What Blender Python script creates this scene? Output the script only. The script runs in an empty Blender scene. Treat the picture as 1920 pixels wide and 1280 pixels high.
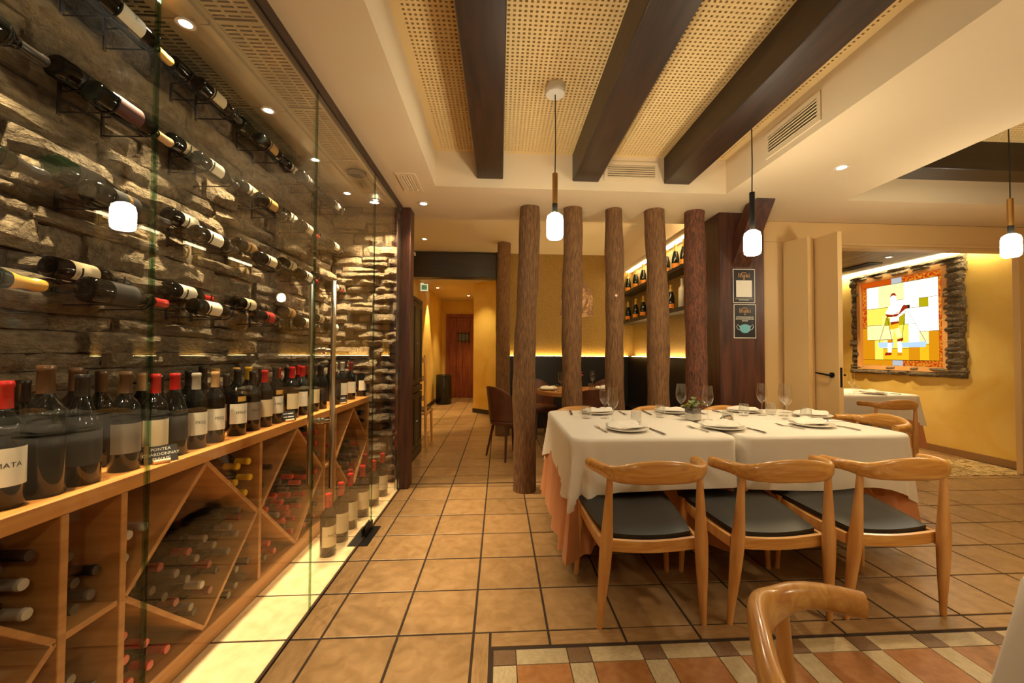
import bpy, bmesh, math, random
from mathutils import Vector, Matrix, Euler

SC = bpy.context.scene
COL = SC.collection
PI = math.pi
RND = random.Random(11)

# ------------------------------------------------------------------ camera
FPX, YAW, PITCH, ROLL, CXP, CYP, EYE = 758.65, .0591, .0222, .0038, 981.45, 645.07, 1.25
_cy, _sy, _cp, _sp, _cr, _sr = math.cos(YAW), math.sin(YAW), math.cos(PITCH), math.sin(PITCH), math.cos(ROLL), math.sin(ROLL)
_fw = Vector((_sy * _cp, _cy * _cp, _sp)); _r = Vector((_cy, -_sy, 0)); _d = -_r.cross(_fw)
_r2 = _cr * _r - _sr * _d; _d2 = _sr * _r + _cr * _d
cam = bpy.data.cameras.new('camera'); camo = bpy.data.objects.new('camera', cam); COL.objects.link(camo)
camo.matrix_world = Matrix(((_r2.x, -_d2.x, -_fw.x, 0), (_r2.y, -_d2.y, -_fw.y, 0), (_r2.z, -_d2.z, -_fw.z, EYE), (0, 0, 0, 1)))
cam.sensor_width = 36; cam.lens = FPX / 1920 * 36
cam.shift_x = (960 - CXP) / 1920; cam.shift_y = (CYP - 640) / 1920
cam.clip_start = .02; cam.clip_end = 60
SC.camera = camo

def px_depth(x, y, z):
    p = Vector((x, y, z - EYE)); return p.dot(_fw), p.dot(_r2), p.dot(_d2)
def onX(px, py, X):
    d = _r2 * ((px - CXP) / FPX) + _d2 * ((py - CYP) / FPX) + _fw
    return Vector((0, 0, EYE)) + d * (X / d.x)

# ------------------------------------------------------------------ world, exposure
w = bpy.data.worlds.new('world'); SC.world = w; w.use_nodes = True
w.node_tree.nodes['Background'].inputs[0].default_value = (1, .75, .45, 1)
w.node_tree.nodes['Background'].inputs[1].default_value = .03
SC.view_settings.view_transform = 'Standard'; SC.view_settings.look = 'None'
SC.view_settings.exposure = 1.3; SC.view_settings.gamma = 1.0; SC.view_settings.use_curve_mapping = False
SC.cycles.use_denoising = True
SC.cycles.max_bounces = 8; SC.cycles.transparent_max_bounces = 24; SC.cycles.caustics_reflective = False; SC.cycles.caustics_refractive = False
SC.cycles.sample_clamp_indirect = 6.0; SC.cycles.blur_glossy = 1.0
WARM = (1.0, .76, .40)
WARM2 = (1.0, .74, .32)

# ------------------------------------------------------------------ helpers
def lin(r, g, b):
    f = lambda c: (c / 255 / 12.92) if c / 255 <= .04045 else ((c / 255 + .055) / 1.055) ** 2.4
    return (f(r), f(g), f(b), 1)

class MB:
    def __init__(s): s.v = []; s.f = []
    def add(s, vs, fs, M=None):
        o = len(s.v)
        s.v += [tuple(M @ Vector(p)) if M else tuple(p) for p in vs]
        s.f += [tuple(i + o for i in f) for f in fs]
        return s
    def box(s, x0, x1, y0, y1, z0, z1, M=None):
        v = [(x, y, z) for z in (z0, z1) for y in (y0, y1) for x in (x0, x1)]
        return s.add(v, [(0, 2, 3, 1), (4, 5, 7, 6), (0, 1, 5, 4), (2, 6, 7, 3), (0, 4, 6, 2), (1, 3, 7, 5)], M)
    def lathe(s, prof, n=24, M=None, a0=0., a1=2 * PI):
        full = abs(a1 - a0 - 2 * PI) < 1e-6
        m = n if full else n + 1
        vs, fs, rows = [], [], []
        for r, z in prof:
            if r < 1e-6: rows.append([len(vs)] * m); vs.append((0, 0, z))
            else:
                rows.append(list(range(len(vs), len(vs) + m)))
                vs += [(r * math.cos(a0 + (a1 - a0) * i / n), r * math.sin(a0 + (a1 - a0) * i / n), z) for i in range(m)]
        for k in range(len(rows) - 1):
            for i in range(n):
                a, b, c, d = rows[k][i], rows[k][(i + 1) % m], rows[k + 1][(i + 1) % m], rows[k + 1][i]
                q = [a]
                for t in (b, c, d):
                    if t not in q: q.append(t)
                if len(q) > 2: fs.append(tuple(q))
        return s.add(vs, fs, M)
    def tube(s, pts, rad, n=8, cap=True, M=None, up=None, sq=1.0):
        """sweep of an ellipse; rad: number, list of numbers or list of (side, up) pairs"""
        P = [Vector(p) for p in pts]; k = len(P)
        if not isinstance(rad, (list, tuple)): rad = [rad] * k
        rad = [(r, r) if not isinstance(r, (list, tuple)) else r for r in rad]
        T = []
        for i in range(k):
            t = P[min(i + 1, k - 1)] - P[max(i - 1, 0)]
            T.append(t.normalized() if t.length > 1e-9 else Vector((0, 0, 1)))
        u = Vector(up) if up else (Vector((0, 0, 1)) if abs(T[0].z) < .9 else Vector((1, 0, 0)))
        vs, fs = [], []
        for i in range(k):
            if up: b = Vector(up)
            else: b = u
            b = (b - T[i] * b.dot(T[i])).normalized(); u = b
            a = T[i].cross(b).normalized()
            for j in range(n):
                an = 2 * PI * j / n
                ca, sa = math.cos(an), math.sin(an)
                if sq != 1.0:
                    ca = math.copysign(abs(ca) ** sq, ca); sa = math.copysign(abs(sa) ** sq, sa)
                vs.append(P[i] + a * ca * rad[i][0] + b * sa * rad[i][1])
        for i in range(k - 1):
            for j in range(n):
                fs.append((i * n + j, i * n + (j + 1) % n, (i + 1) * n + (j + 1) % n, (i + 1) * n + j))
        if cap:
            fs.append(tuple(range(n - 1, -1, -1))); fs.append(tuple(range((k - 1) * n, k * n)))
        return s.add(vs, fs, M)
    def prism(s, poly, z0, z1, M=None):
        n = len(poly)
        vs = [(x, y, z0) for x, y in poly] + [(x, y, z1) for x, y in poly]
        fs = [tuple(range(n - 1, -1, -1)), tuple(range(n, 2 * n))] + [(i, (i + 1) % n, n + (i + 1) % n, n + i) for i in range(n)]
        return s.add(vs, fs, M)
    def mesh(s, name, smooth=True, bevel=0., seg=1, angle=38):
        me = bpy.data.meshes.new(name); me.from_pydata(s.v, [], s.f); me.update()
        bm = bmesh.new(); bm.from_mesh(me)
        bmesh.ops.recalc_face_normals(bm, faces=bm.faces)
        if bevel:
            es = [e for e in bm.edges if len(e.link_faces) == 2 and e.calc_face_angle(0) > .5]
            bmesh.ops.bevel(bm, geom=es, offset=bevel, segments=seg, affect='EDGES', profile=.6)
        bm.to_mesh(me); bm.free()
        if smooth:
            me.polygons.foreach_set('use_smooth', [True] * len(me.polygons))
            me.set_sharp_from_angle(angle=math.radians(angle))
        return me
    def build(s, name, m, parent=None, **k):
        return obj(name, s.mesh(name, **k), m, parent)

def obj(name, me, m=None, parent=None, loc=None, rot=None, scale=None):
    if m is not None and (not me.materials): me.materials.append(m)
    o = bpy.data.objects.new(name, me); COL.objects.link(o)
    if parent: o.parent = parent
    if loc is not None: o.location = loc
    if rot is not None: o.rotation_euler = rot
    if scale is not None: o.scale = scale
    return o
def tag(o, label, cat, group=None):
    o['label'] = label; o['category'] = cat
    if group: o['group'] = group
    return o
def thing(name, label, cat, loc=(0, 0, 0), rot=(0, 0, 0), group=None):
    o = bpy.data.objects.new(name, None); COL.objects.link(o); o.empty_display_size = .05
    o.location = loc; o.rotation_euler = rot if isinstance(rot, (tuple, list)) else (0, 0, rot)
    return tag(o, label, cat, group)
def struct(name, mb, m, parent=None, **k):
    o = mb.build(name, m, parent, **k)
    if parent is None: o['kind'] = 'structure'
    return o
def sub(name, me, root, loc=None, rot=None, scale=None):     # a part that shares a mesh
    return obj(name, me, None, root, loc, rot, scale)

# ------------------------------------------------------------------ materials
def mat(name, col, rough=.5, metal=0., col2=None, scale=(4, 4, 4), detail=4., bump=None, spec=.5, emit=None, rand=0., dist=0., coat=0., ramp=(.35, .65), kind='noise', space='Object', sheen=0.):
    m = bpy.data.materials.new(name); m.use_nodes = True
    nt = m.node_tree; N = nt.nodes; L = nt.links
    p = N['Principled BSDF']
    p.inputs['Base Color'].default_value = col; p.inputs['Roughness'].default_value = rough
    p.inputs['Metallic'].default_value = metal; p.inputs['Specular IOR Level'].default_value = spec
    p.inputs['Coat Weight'].default_value = coat; p.inputs['Coat Roughness'].default_value = .12
    if sheen: p.inputs['Sheen Weight'].default_value = sheen
    if emit: p.inputs['Emission Color'].default_value = emit[0]; p.inputs['Emission Strength'].default_value = emit[1]
    tc = oi = None
    if col2 or bump or rand:
        tc = N.new('ShaderNodeTexCoord'); oi = N.new('ShaderNodeObjectInfo')
        add = N.new('ShaderNodeVectorMath'); add.operation = 'MULTIPLY_ADD'
        add.inputs[0].default_value = (37, 53, 71)
        cx = N.new('ShaderNodeCombineXYZ')
        for i in range(3): L.new(oi.outputs['Random'], cx.inputs[i])
        L.new(cx.outputs[0], add.inputs[1]); L.new(tc.outputs[space], add.inputs[2])
    out = None
    if col2:
        mp = N.new('ShaderNodeMapping'); mp.inputs['Scale'].default_value = scale; L.new(add.outputs[0], mp.inputs['Vector'])
        if kind == 'voronoi':
            tx = N.new('ShaderNodeTexVoronoi'); tx.inputs['Scale'].default_value = 1; o = tx.outputs['Distance']
        else:
            tx = N.new('ShaderNodeTexNoise'); tx.inputs['Scale'].default_value = 1; tx.inputs['Detail'].default_value = detail; tx.inputs['Distortion'].default_value = dist; o = tx.outputs['Fac']
        L.new(mp.outputs[0], tx.inputs['Vector'])
        cr = N.new('ShaderNodeValToRGB'); cr.color_ramp.elements[0].position = ramp[0]; cr.color_ramp.elements[1].position = ramp[1]
        cr.color_ramp.elements[0].color = col; cr.color_ramp.elements[1].color = col2
        L.new(o, cr.inputs['Fac']); out = cr.outputs['Color']
    if rand:
        hs = N.new('ShaderNodeHueSaturation'); mr = N.new('ShaderNodeMapRange')
        mr.inputs['To Min'].default_value = 1 - rand; mr.inputs['To Max'].default_value = 1 + rand
        L.new(oi.outputs['Random'], mr.inputs['Value']); L.new(mr.outputs[0], hs.inputs['Value'])
        if out: L.new(out, hs.inputs['Color'])
        else: hs.inputs['Color'].default_value = col
        out = hs.outputs['Color']
    if out: L.new(out, p.inputs['Base Color'])
    if bump:
        mp = N.new('ShaderNodeMapping'); mp.inputs['Scale'].default_value = bump[0]; L.new(add.outputs[0], mp.inputs['Vector'])
        if len(bump) > 3 and bump[3] == 'voronoi':
            tx = N.new('ShaderNodeTexVoronoi'); tx.inputs['Scale'].default_value = 1; o = tx.outputs['Distance']
        else:
            tx = N.new('ShaderNodeTexNoise'); tx.inputs['Scale'].default_value = 1; tx.inputs['Detail'].default_value = 6; tx.inputs['Roughness'].default_value = .6; o = tx.outputs['Fac']
        L.new(mp.outputs[0], tx.inputs['Vector'])
        b = N.new('ShaderNodeBump'); b.inputs['Strength'].default_value = bump[1]; b.inputs['Distance'].default_value = bump[2]
        L.new(o, b.inputs['Height']); L.new(b.outputs[0], p.inputs['Normal'])
    return m

def glass_mat(name, tint=(1, 1, 1, 1), f0=.04, rough=0.0, gl=(1, 1, 1, 1), pw=5.):
    m = bpy.data.materials.new(name); m.use_nodes = True
    nt = m.node_tree; N = nt.nodes; L = nt.links; N.remove(N['Principled BSDF'])
    lw = N.new('ShaderNodeLayerWeight'); lw.inputs['Blend'].default_value = .5
    pn_ = N.new('ShaderNodeMath'); pn_.operation = 'POWER'; pn_.inputs[1].default_value = pw; L.new(lw.outputs['Facing'], pn_.inputs[0])
    ma = N.new('ShaderNodeMath'); ma.operation = 'MULTIPLY_ADD'; ma.inputs[1].default_value = 1 - f0; ma.inputs[2].default_value = f0; L.new(pn_.outputs[0], ma.inputs[0])
    tr = N.new('ShaderNodeBsdfTransparent'); tr.inputs[0].default_value = tint
    g = N.new('ShaderNodeBsdfGlossy'); g.inputs['Roughness'].default_value = rough; g.inputs['Color'].default_value = gl
    mx = N.new('ShaderNodeMixShader'); L.new(ma.outputs[0], mx.inputs[0]); L.new(tr.outputs[0], mx.inputs[1]); L.new(g.outputs[0], mx.inputs[2])
    L.new(mx.outputs[0], N['Material Output'].inputs[0])
    return m
def emis(name, col, s):
    m = bpy.data.materials.new(name); m.use_nodes = True; N = m.node_tree.nodes; N.remove(N['Principled BSDF'])
    e = N.new('ShaderNodeEmission'); e.inputs[0].default_value = col if len(col) == 4 else (*col, 1); e.inputs[1].default_value = s
    m.node_tree.links.new(e.outputs[0], N['Material Output'].inputs[0]); return m

M = {}
M['grout'] = mat('grout', lin(52, 36, 24), .9)
M['tile'] = mat('terracotta_tile', lin(143, 109, 69), .36, col2=lin(171, 135, 94), scale=(5, 5, 5), detail=6, rand=.10, bump=((9, 9, 9), .12, .01), ramp=(.3, .75), dist=.6)
M['pale_tile'] = mat('pale_cellar_tile', lin(206, 176, 132), .4, col2=lin(222, 196, 154), scale=(5, 5, 5), detail=6, rand=.05)
M['plaid_brown'] = mat('plaid_brown_tile', lin(112, 84, 60), .4, col2=lin(126, 98, 72), scale=(9, 9, 9), rand=.05)
M['plaid_beige'] = mat('plaid_beige_tile', lin(172, 152, 118), .4, col2=lin(188, 168, 134), scale=(9, 9, 9), rand=.06)
M['plaid_rust'] = mat('plaid_rust_tile', lin(150, 96, 52), .38, col2=lin(166, 114, 68), scale=(7, 7, 7), rand=.05)
M['mosaic'] = mat('patterned_threshold_tile', lin(206, 180, 126), .45, col2=lin(112, 82, 46), scale=(3, 6, 3), detail=2, dist=2.5, ramp=(.50, .56))
M['plaster'] = mat('cream_plaster', lin(226, 205, 172), .85, bump=((60, 60, 60), .03, .002))
M['cream_wood'] = mat('cream_lacquer', lin(214, 178, 122), .5)
M['yellow'] = mat('yellow_stucco', lin(222, 180, 76), .75, col2=lin(236, 204, 116), scale=(1.6, 1.6, 1.6), detail=7, bump=((5, 5, 5), .25, .01), dist=1.0, ramp=(.3, .7))
M['gold'] = mat('gold_wallpaper', lin(156, 122, 54), .42, col2=lin(136, 104, 46), scale=(60, 60, 60), detail=2, bump=((75, 75, 75), .8, .01), metal=.35)
M['dark_wood'] = mat('dark_stained_wood', lin(58, 36, 24), .42, col2=lin(38, 23, 16), scale=(26, 3, 26), detail=6, bump=((40, 4, 40), .15, .003))
M['dark_wood_v'] = mat('dark_stained_wood_upright', lin(86, 46, 30), .45, col2=lin(52, 28, 20), scale=(22, 22, 2.2), detail=6, bump=((40, 40, 4), .15, .003))
M['dark_wood_x'] = mat('dark_stained_wood_cross', lin(50, 36, 24), .42, col2=lin(34, 25, 17), scale=(3, 26, 26), detail=6, bump=((4, 40, 40), .15, .003))
M['black_wood'] = mat('black_brown_wood', lin(46, 35, 26), .4, col2=lin(30, 23, 17), scale=(20, 20, 3), detail=5)
M['banq'] = mat('black_banquette', lin(30, 25, 22), .5)
M['oak'] = mat('golden_oak', lin(186, 130, 70), .42, col2=lin(158, 102, 50), scale=(3, 3, 28), detail=5, bump=((8, 8, 60), .05, .002), rand=.04, dist=.4)
M['oak_y'] = mat('golden_oak_long', lin(206, 142, 74), .42, col2=lin(178, 112, 52), scale=(28, 2.5, 28), detail=5, bump=((60, 8, 60), .05, .002), dist=.4)
M['chair_wood'] = mat('chair_ash_wood', lin(222, 168, 90), .3, col2=lin(188, 124, 54), scale=(3, 30, 30), detail=3, dist=1.6, coat=.35, ramp=(.3, .7))
M['chair_leg'] = mat('chair_leg_wood', lin(220, 164, 96), .34, col2=lin(198, 136, 68), scale=(30, 30, 3), detail=4, coat=.2)
M['seat'] = mat('black_leatherette', lin(27, 26, 25), .42, bump=((240, 240, 240), .12, .001))
M['leather'] = mat('brown_leather', lin(112, 66, 44), .36, col2=lin(92, 52, 34), scale=(8, 8, 8), bump=((160, 160, 160), .1, .001))
M['walnut'] = mat('walnut_wood', lin(96, 56, 34), .4, col2=lin(70, 40, 24), scale=(24, 24, 3))
M['stone'] = mat('grey_brown_stone', lin(200, 178, 144), .88, col2=lin(134, 113, 85), scale=(10, 2.5, 3.2), detail=8, rand=.26, bump=((16, 3, 5), 1.0, .12), ramp=(.25, .75))
M['mortar'] = mat('dark_mortar', lin(46, 38, 28), .95)
M['bark'] = mat('tree_bark', lin(158, 114, 70), .85, col2=lin(104, 72, 45), scale=(110, 110, 13), detail=8, dist=.25, bump=((85, 85, 13), 1.0, .03), rand=.10, ramp=(.3, .66))
M['bark_red'] = mat('red_tree_bark', lin(132, 78, 52), .85, col2=lin(74, 49, 36), scale=(70, 70, 14), detail=8, dist=1.0, bump=((40, 40, 11), 1.0, .02), ramp=(.35, .62))
M['cloth'] = mat('white_linen', lin(238, 230, 216), .8, bump=((300, 300, 300), .05, .001), sheen=.1)
M['peach'] = mat('peach_linen', lin(206, 138, 88), .8, sheen=.1)
M['china'] = mat('white_china', lin(242, 236, 226), .12, spec=.6)
M['steel'] = mat('cutlery_steel', lin(190, 185, 175), .18, metal=1.)
M['chrome'] = mat('chrome', lin(215, 210, 200), .12, metal=1.)
M['brushed'] = mat('brushed_metal', lin(190, 176, 146), .34, metal=.55, rand=.03)
M['iron'] = mat('black_iron', lin(24, 22, 20), .45, metal=.4)
M['black'] = mat('black_plastic', lin(20, 19, 18), .25)
M['blackm'] = mat('black_matte', lin(22, 20, 18), .6)
M['void'] = mat('dark_void', lin(40, 28, 16), .9)
M['white_metal'] = mat('white_paint', lin(232, 226, 214), .45)
M['brass'] = mat('brushed_brass', lin(186, 142, 78), .32, metal=.9)
M['glass'] = glass_mat('clear_pane', (.985, .995, .985, 1), .036)
M['glass_edge'] = glass_mat('green_glass_edge', (.62, .76, .66, 1), .06); M['hatch'] = mat('hatch_grey', lin(92, 104, 104), .3)
M['crystal'] = glass_mat('crystal', (.985, .985, .985, 1), .07, .02, pw=3.)
M['crystal_thick'] = glass_mat('thick_crystal', (.96, .965, .96, 1), .10, .03, pw=3.)
M['bottle'] = mat('dark_wine_glass', (.003, .0035, .003, 1), .05, spec=.4)
M['bottle_g'] = mat('green_champagne_glass', (.004, .010, .004, 1), .07, spec=.6)
M['bottle_c'] = mat('clear_bottle', lin(214, 206, 180), .1, spec=.6)
LABELC = {'white': lin(226, 218, 196), 'cream': lin(214, 196, 158), 'tan': lin(178, 138, 78), 'black': lin(30, 27, 24), 'red': lin(150, 34, 26), 'darkred': lin(74, 22, 16), 'orange': lin(232, 140, 30), 'grey': lin(120, 108, 92), 'gold': lin(196, 150, 62)}
CAPC = {'red': lin(178, 30, 26), 'dark': lin(34, 30, 28), 'brown': lin(84, 58, 36), 'silver': lin(176, 164, 146), 'gold': lin(206, 158, 66), 'yellow': lin(226, 176, 36), 'tan': lin(196, 152, 104), 'grey': lin(92, 84, 76), 'copper': lin(204, 108, 48), 'orange': lin(226, 140, 40), 'blue': lin(60, 74, 170), 'darkred': lin(120, 26, 26)}
for k, c in LABELC.items(): M['lab_' + k] = mat('label_' + k, c, .55)
for k, c in CAPC.items(): M['cap_' + k] = mat('capsule_' + k, c, .28, spec=.6)
M['bulb'] = emis('pendant_glow', (1, .88, .62), 58)
M['spot_lens'] = emis('downlight_lens', (1, .9, .75), 14)
M['led'] = emis('led_strip', (1, .70, .28), 16)
M['led_cove'] = emis('led_cove', (1, .8, .45), 7)

# ------------------------------------------------------------------ lamps
def spot(parent, loc, power, size=1.2, blend=.6, rad=.03, col=WARM, aim=(0, 0, -1)):
    l = bpy.data.lights.new('spot_light', 'SPOT'); l.energy = power; l.color = col; l.spot_size = size; l.spot_blend = blend; l.shadow_soft_size = rad
    o = bpy.data.objects.new('spot_light', l); COL.objects.link(o); o.parent = parent; o.location = loc
    o.rotation_euler = Vector(aim).to_track_quat('-Z', 'Y').to_euler(); return o
_ring = MB().lathe([(.030, 0), (.046, 0), (.046, .006), (.030, .006), (.030, 0)], 24).mesh('ring')
_lens = MB().lathe([(0, .003), (.030, .003)], 24).mesh('lens')
def downlight(x, y, z, label, power=30, size=1.6, blend=.7, aim=(0, 0, -1), col=WARM, s=1.):
    t = thing('downlight', label, 'light', (x, y, z - .006))
    obj('trim_ring', _ring, M['white_metal'], t, scale=(s, s, 1)); obj('lens', _lens, M['spot_lens'], t, scale=(s, s, 1))
    spot(t, (0, 0, -.02), power, size, blend, .03, col, aim)
    return t
# ================================================================== SETTING
ZC, ZP, ZB, ZN, ZH = 2.60, 2.889, 2.669, 2.946, 2.72       # low ceiling, coffer panel, beam underside, nook ceiling, hall ceiling
XG, XW = -.91, -1.62                                         # cellar glass, cellar stone wall

# ---- floor and tiles
floor = struct('floor', MB().box(-1.9, 5.8, -2.6, 11.7, -.12, -.004), M['grout'])
TX0, TY0, TS, GR = -1.1073, 1.8463, .3331, .011
rects = [(-1.24, -.916, -.6, 3.96, 1), (-.906, 5.66, TY0, 3.93, 0), (-.906, -.034, -1.3, TY0, 0), (-.034, 5.66, 1.752, TY0, 0),
         (-1.6, 2.3, 3.95, 6.87, 0), (-1.6, 0.0, 6.87, 11.47, 0), (2.55, 5.66, 4.58, 7.5, 0)]
tiles = []
for (x0, x1, y0, y1, single) in rects:
    xs = [x0] + ([] if single else [TX0 + i * TS for i in range(-3, 30) if x0 + .03 < TX0 + i * TS < x1 - .03]) + [x1]
    ys = [y0] + [TY0 + j * TS for j in range(-12, 40) if y0 + .03 < TY0 + j * TS < y1 - .03] + [y1]
    for a, b in zip(xs, xs[1:]):
        for c, d in zip(ys, ys[1:]):
            tiles.append((a + GR / 2, b - GR / 2, c + GR / 2, d - GR / 2, single))
def seen(t):
    dz, dx, dy = px_depth((t[0] + t[1]) / 2, (t[2] + t[3]) / 2, 0)
    if dz < .2 or abs(dx / dz * FPX) > 1150 or dy / dz * FPX > 850: return 0
    return (t[1] - t[0]) * (t[3] - t[2]) / dz ** 3
tiles.sort(key=seen, reverse=True)
def tile_mesh(name, b=.007, h=.012):
    mb = MB(); o, i = .5, .5 - b
    vs = [(-o, -o, -h), (o, -o, -h), (o, o, -h), (-o, o, -h), (-o, -o, -.0012), (o, -o, -.0012), (o, o, -.0012), (-o, o, -.0012), (-i, -i, 0), (i, -i, 0), (i, i, 0), (-i, i, 0)]
    fs = [(8, 9, 10, 11)] + [(k, (k + 1) % 4, 4 + (k + 1) % 4, 4 + k) for k in range(4)] + [(4 + k, 4 + (k + 1) % 4, 8 + (k + 1) % 4, 8 + k) for k in range(4)]
    return mb.add(vs, fs).mesh(name, smooth=False)
tm = tile_mesh('floor_tile'); tmc = tile_mesh('cellar_tile')
for t in tiles[:240]:
    obj('floor_tile', tmc if t[4] else tm, M['pale_tile' if t[4] else 'tile'], floor, ((t[0] + t[1]) / 2, (t[2] + t[3]) / 2, RND.uniform(-.0008, .0008)), None, (t[1] - t[0], t[3] - t[2], 1))
mb = MB()
for t in tiles[240:]:
    if (t[1] - t[0]) > .01: mb.box(t[0], t[1], t[2], t[3], -.012, 0)
o = mb.build('floor_tile_field', M['tile'], floor, smooth=False); o['kind'] = 'stuff'
# plaid tile carpet in front
xs, k, x = [], 0, -.02
cw = [.095, .215]
while x < 3.4: xs.append((x, x + cw[k % 2], k % 2)); x += cw[k % 2]; k += 1
ys, k, y = [], 0, 1.735
while y > -1.0: ys.append((y - [.085, .215][k % 2], y, k % 2)); y -= [.085, .215][k % 2]; k += 1
pm = {k: tile_mesh('plaid_tile_' + k) for k in ('brown', 'beige', 'rust')}
cells = []
for a, b, i in xs:
    for c, d, j in ys:
        kind = 'brown' if i == 0 and j == 0 else ('rust' if i and j else 'beige')
        t = (a + .0015, b - .0015, c + .0015, d - .0015, 0); cells.append((seen(t), kind, t))
cells.sort(key=lambda q: -q[0])
for n, (s, kind, t) in enumerate(cells):
    if s <= 0 or n > 130: break
    obj('plaid_tile', pm[kind], M['plaid_' + kind], floor, ((t[0] + t[1]) / 2, (t[2] + t[3]) / 2, 0), None, (t[1] - t[0], t[3] - t[2], 1))
rest = {'brown': MB(), 'beige': MB(), 'rust': MB()}
for s, kind, t in cells[n:]: rest[kind].box(t[0], t[1], t[2], t[3], -.012, 0)
for kind, mb in rest.items():
    if mb.v: o = mb.build('plaid_tile_field', M['plaid_' + kind], floor, smooth=False); o['kind'] = 'stuff'
# patterned threshold tiles of the back room
mt = tile_mesh('threshold_tile')
for i in range(9):
    for j in range(2): obj('threshold_tile', mt, M['mosaic'], floor, (2.73 + i * .34, 4.10 + j * .32, 0), None, (.335, .315, 1))

# ---- walls
wl = struct('wall_left', MB().box(-1.9, XW - .02, -2.6, 4.2, 0, 3.0), M['mortar'])
we = struct('wall_cellar_end', MB().box(XW, -.955, 4.0, 4.18, 0, 2.9), M['mortar'])
# stones: a dozen rough blocks shared by all courses (front towards local -Y, unit size)
def stone_mesh(seed):
    r = random.Random(seed); nx, nz = 5, 3; vs = []; fs = []
    for k in range(nz + 1):
        for i in range(nx + 1):
            u, v = i / nx, k / nz; e = (i in (0, nx)) or (k in (0, nz))
            vs.append((u - .5 + (0 if not e else r.uniform(-.035, .012) * (1 if u < .5 else -1)) + r.uniform(-.03, .03) * (0 < i < nx),
                       (.50 if e else 0) + r.uniform(-.38, .22) * (1 if not e else .35),
                       v - .5 + r.uniform(-.09, .09) * (1 if 0 < i < nx else .5) * (1 if 0 < k < nz else .75)))
    n = len(vs); idx = lambda i, k: k * (nx + 1) + i
    for k in range(nz):
        for i in range(nx): fs.append((idx(i, k), idx(i + 1, k), idx(i + 1, k + 1), idx(i, k + 1)))
    ring = [idx(i, 0) for i in range(nx)] + [idx(nx, k) for k in range(nz)] + [idx(i, nz) for i in range(nx, 0, -1)] + [idx(0, k) for k in range(nz, 0, -1)]
    vs += [(vs[q][0] * .98, 1.6, vs[q][2] * .96) for q in ring]
    for q in range(len(ring)): fs.append((ring[q], n + q, n + (q + 1) % len(ring), ring[(q + 1) % len(ring)]))
    return MB().add(vs, fs).mesh('stone', angle=22)
STN = [stone_mesh(s) for s in range(14)]
def stones(parent, a0, a1, z0, z1, place, lmin=.16, lmax=.56, hmin=.06, hmax=.145, seed=3):
    r = random.Random(seed); z = z0
    while z < z1 - .02:
        h = min(r.uniform(hmin, hmax), z1 - z)
        a = a0 - r.uniform(0, .2)
        while a < a1:
            l = r.uniform(lmin, lmax) * (1 if h > .075 else .8); aa, bb = max(a, a0), min(a + l, a1)
            if bb - aa > .03:
                if h > .1 and r.random() < .35:
                    q = r.uniform(.4, .6); parts = [(z, h * q), (z + h * q, h * (1 - q))]
                else: parts = [(z, h)]
                for zz, hh in parts: place(r, (aa + bb) / 2, bb - aa - .006, zz + hh / 2, hh * .95, parent)
            a += l
        z += h
def place_left(r, y, l, z, h, parent):      # faces +X
    p = r.uniform(-.015, .045)
    obj('stone', STN[r.randrange(14)], M['stone'], parent, (XW + .015 + p, y, z), (r.uniform(-.03, .03), 0, PI / 2), (l * (1 if r.random() < .5 else -1), .05, h))
stones(wl, -.5, 4.0, .80, 2.66, place_left)
def place_end(r, x, l, z, h, parent):       # faces -Y
    p = r.uniform(-.015, .04)
    obj('stone', STN[r.randrange(14)], M['stone'], parent, (x, 3.985 - p, z), (0, r.uniform(-.03, .03), 0), (l, .05, h))
stones(we, -1.6, -.955, 0, 2.66, place_end, .16, .4, .05, .12, 9)

M['base_oak'] = mat('brown_skirting', lin(150, 112, 68), .5)
struct('wall_hall_left', MB().box(-1.82, XW, 4.18, 11.6, 0, 3.0), M['yellow'])
struct('wall_hall_end', MB().box(XW, .3, 11.5, 11.65, 0, 2.9), M['yellow'])
struct('wall_hall_right', MB().prism([(-.55, 8.6), (-.06, 8.15), (.0, 8.2), (.0, 11.5), (-.55, 11.5)], 0, ZH), M['yellow'])
struct('baseboard_hall', MB().prism([(-.565, 8.605), (-.07, 8.14), (-.06, 8.15), (-.55, 8.6)], 0, .09), M['dark_wood_x'])
struct('baseboard_hall_left', MB().box(XW, XW + .015, 5.4, 11.5, 0, .09), M['dark_wood'])
struct('wall_nook_back', MB().box(0.0, 2.5, 6.87, 7.0, 0, ZN), M['gold'])
struct('wall_nook_right', MB().box(2.3, 2.5, 3.95, 6.87, 0, ZN), M['gold'])
struct('wall_nook_side', MB().box(-.06, .0, 6.80, 7.0, 0, ZN), M['blackm'])
struct('wall_right', MB().box(5.66, 5.82, -2.6, 7.62, 0, 3.0), M['yellow'])
struct('wall_room_left', MB().box(2.5, 2.56, 4.08, 7.5, 0, 2.75), M['yellow'])
struct('wall_room_back', MB().box(2.5, 5.66, 7.5, 7.62, 0, 2.75), M['yellow'])
struct('wall_back', MB().box(-1.9, 5.82, -2.75, -2.6, 0, 3.0), M['plaster'])
struct('baseboard_right', MB().box(5.642, 5.66, 4.08, 7.5, 0, .085), M['base_oak'])
# doorway: header, jambs, track
struct('wall_doorway', MB().box(2.53, 5.66, 3.93, 4.08, 2.39, ZC).box(5.46, 5.66, 3.93, 3.99, 0, 2.39).box(2.56, 2.89, 3.93, 4.08, 0, 2.39), M['cream_wood'], bevel=.004)
struct('trim_1', MB().box(3.14, 5.43, 3.915, 3.93, 2.365, 2.395).box(3.14, 5.43, 3.94, 4.06, 2.345, 2.375), M['cream_wood'], bevel=.003)

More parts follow.
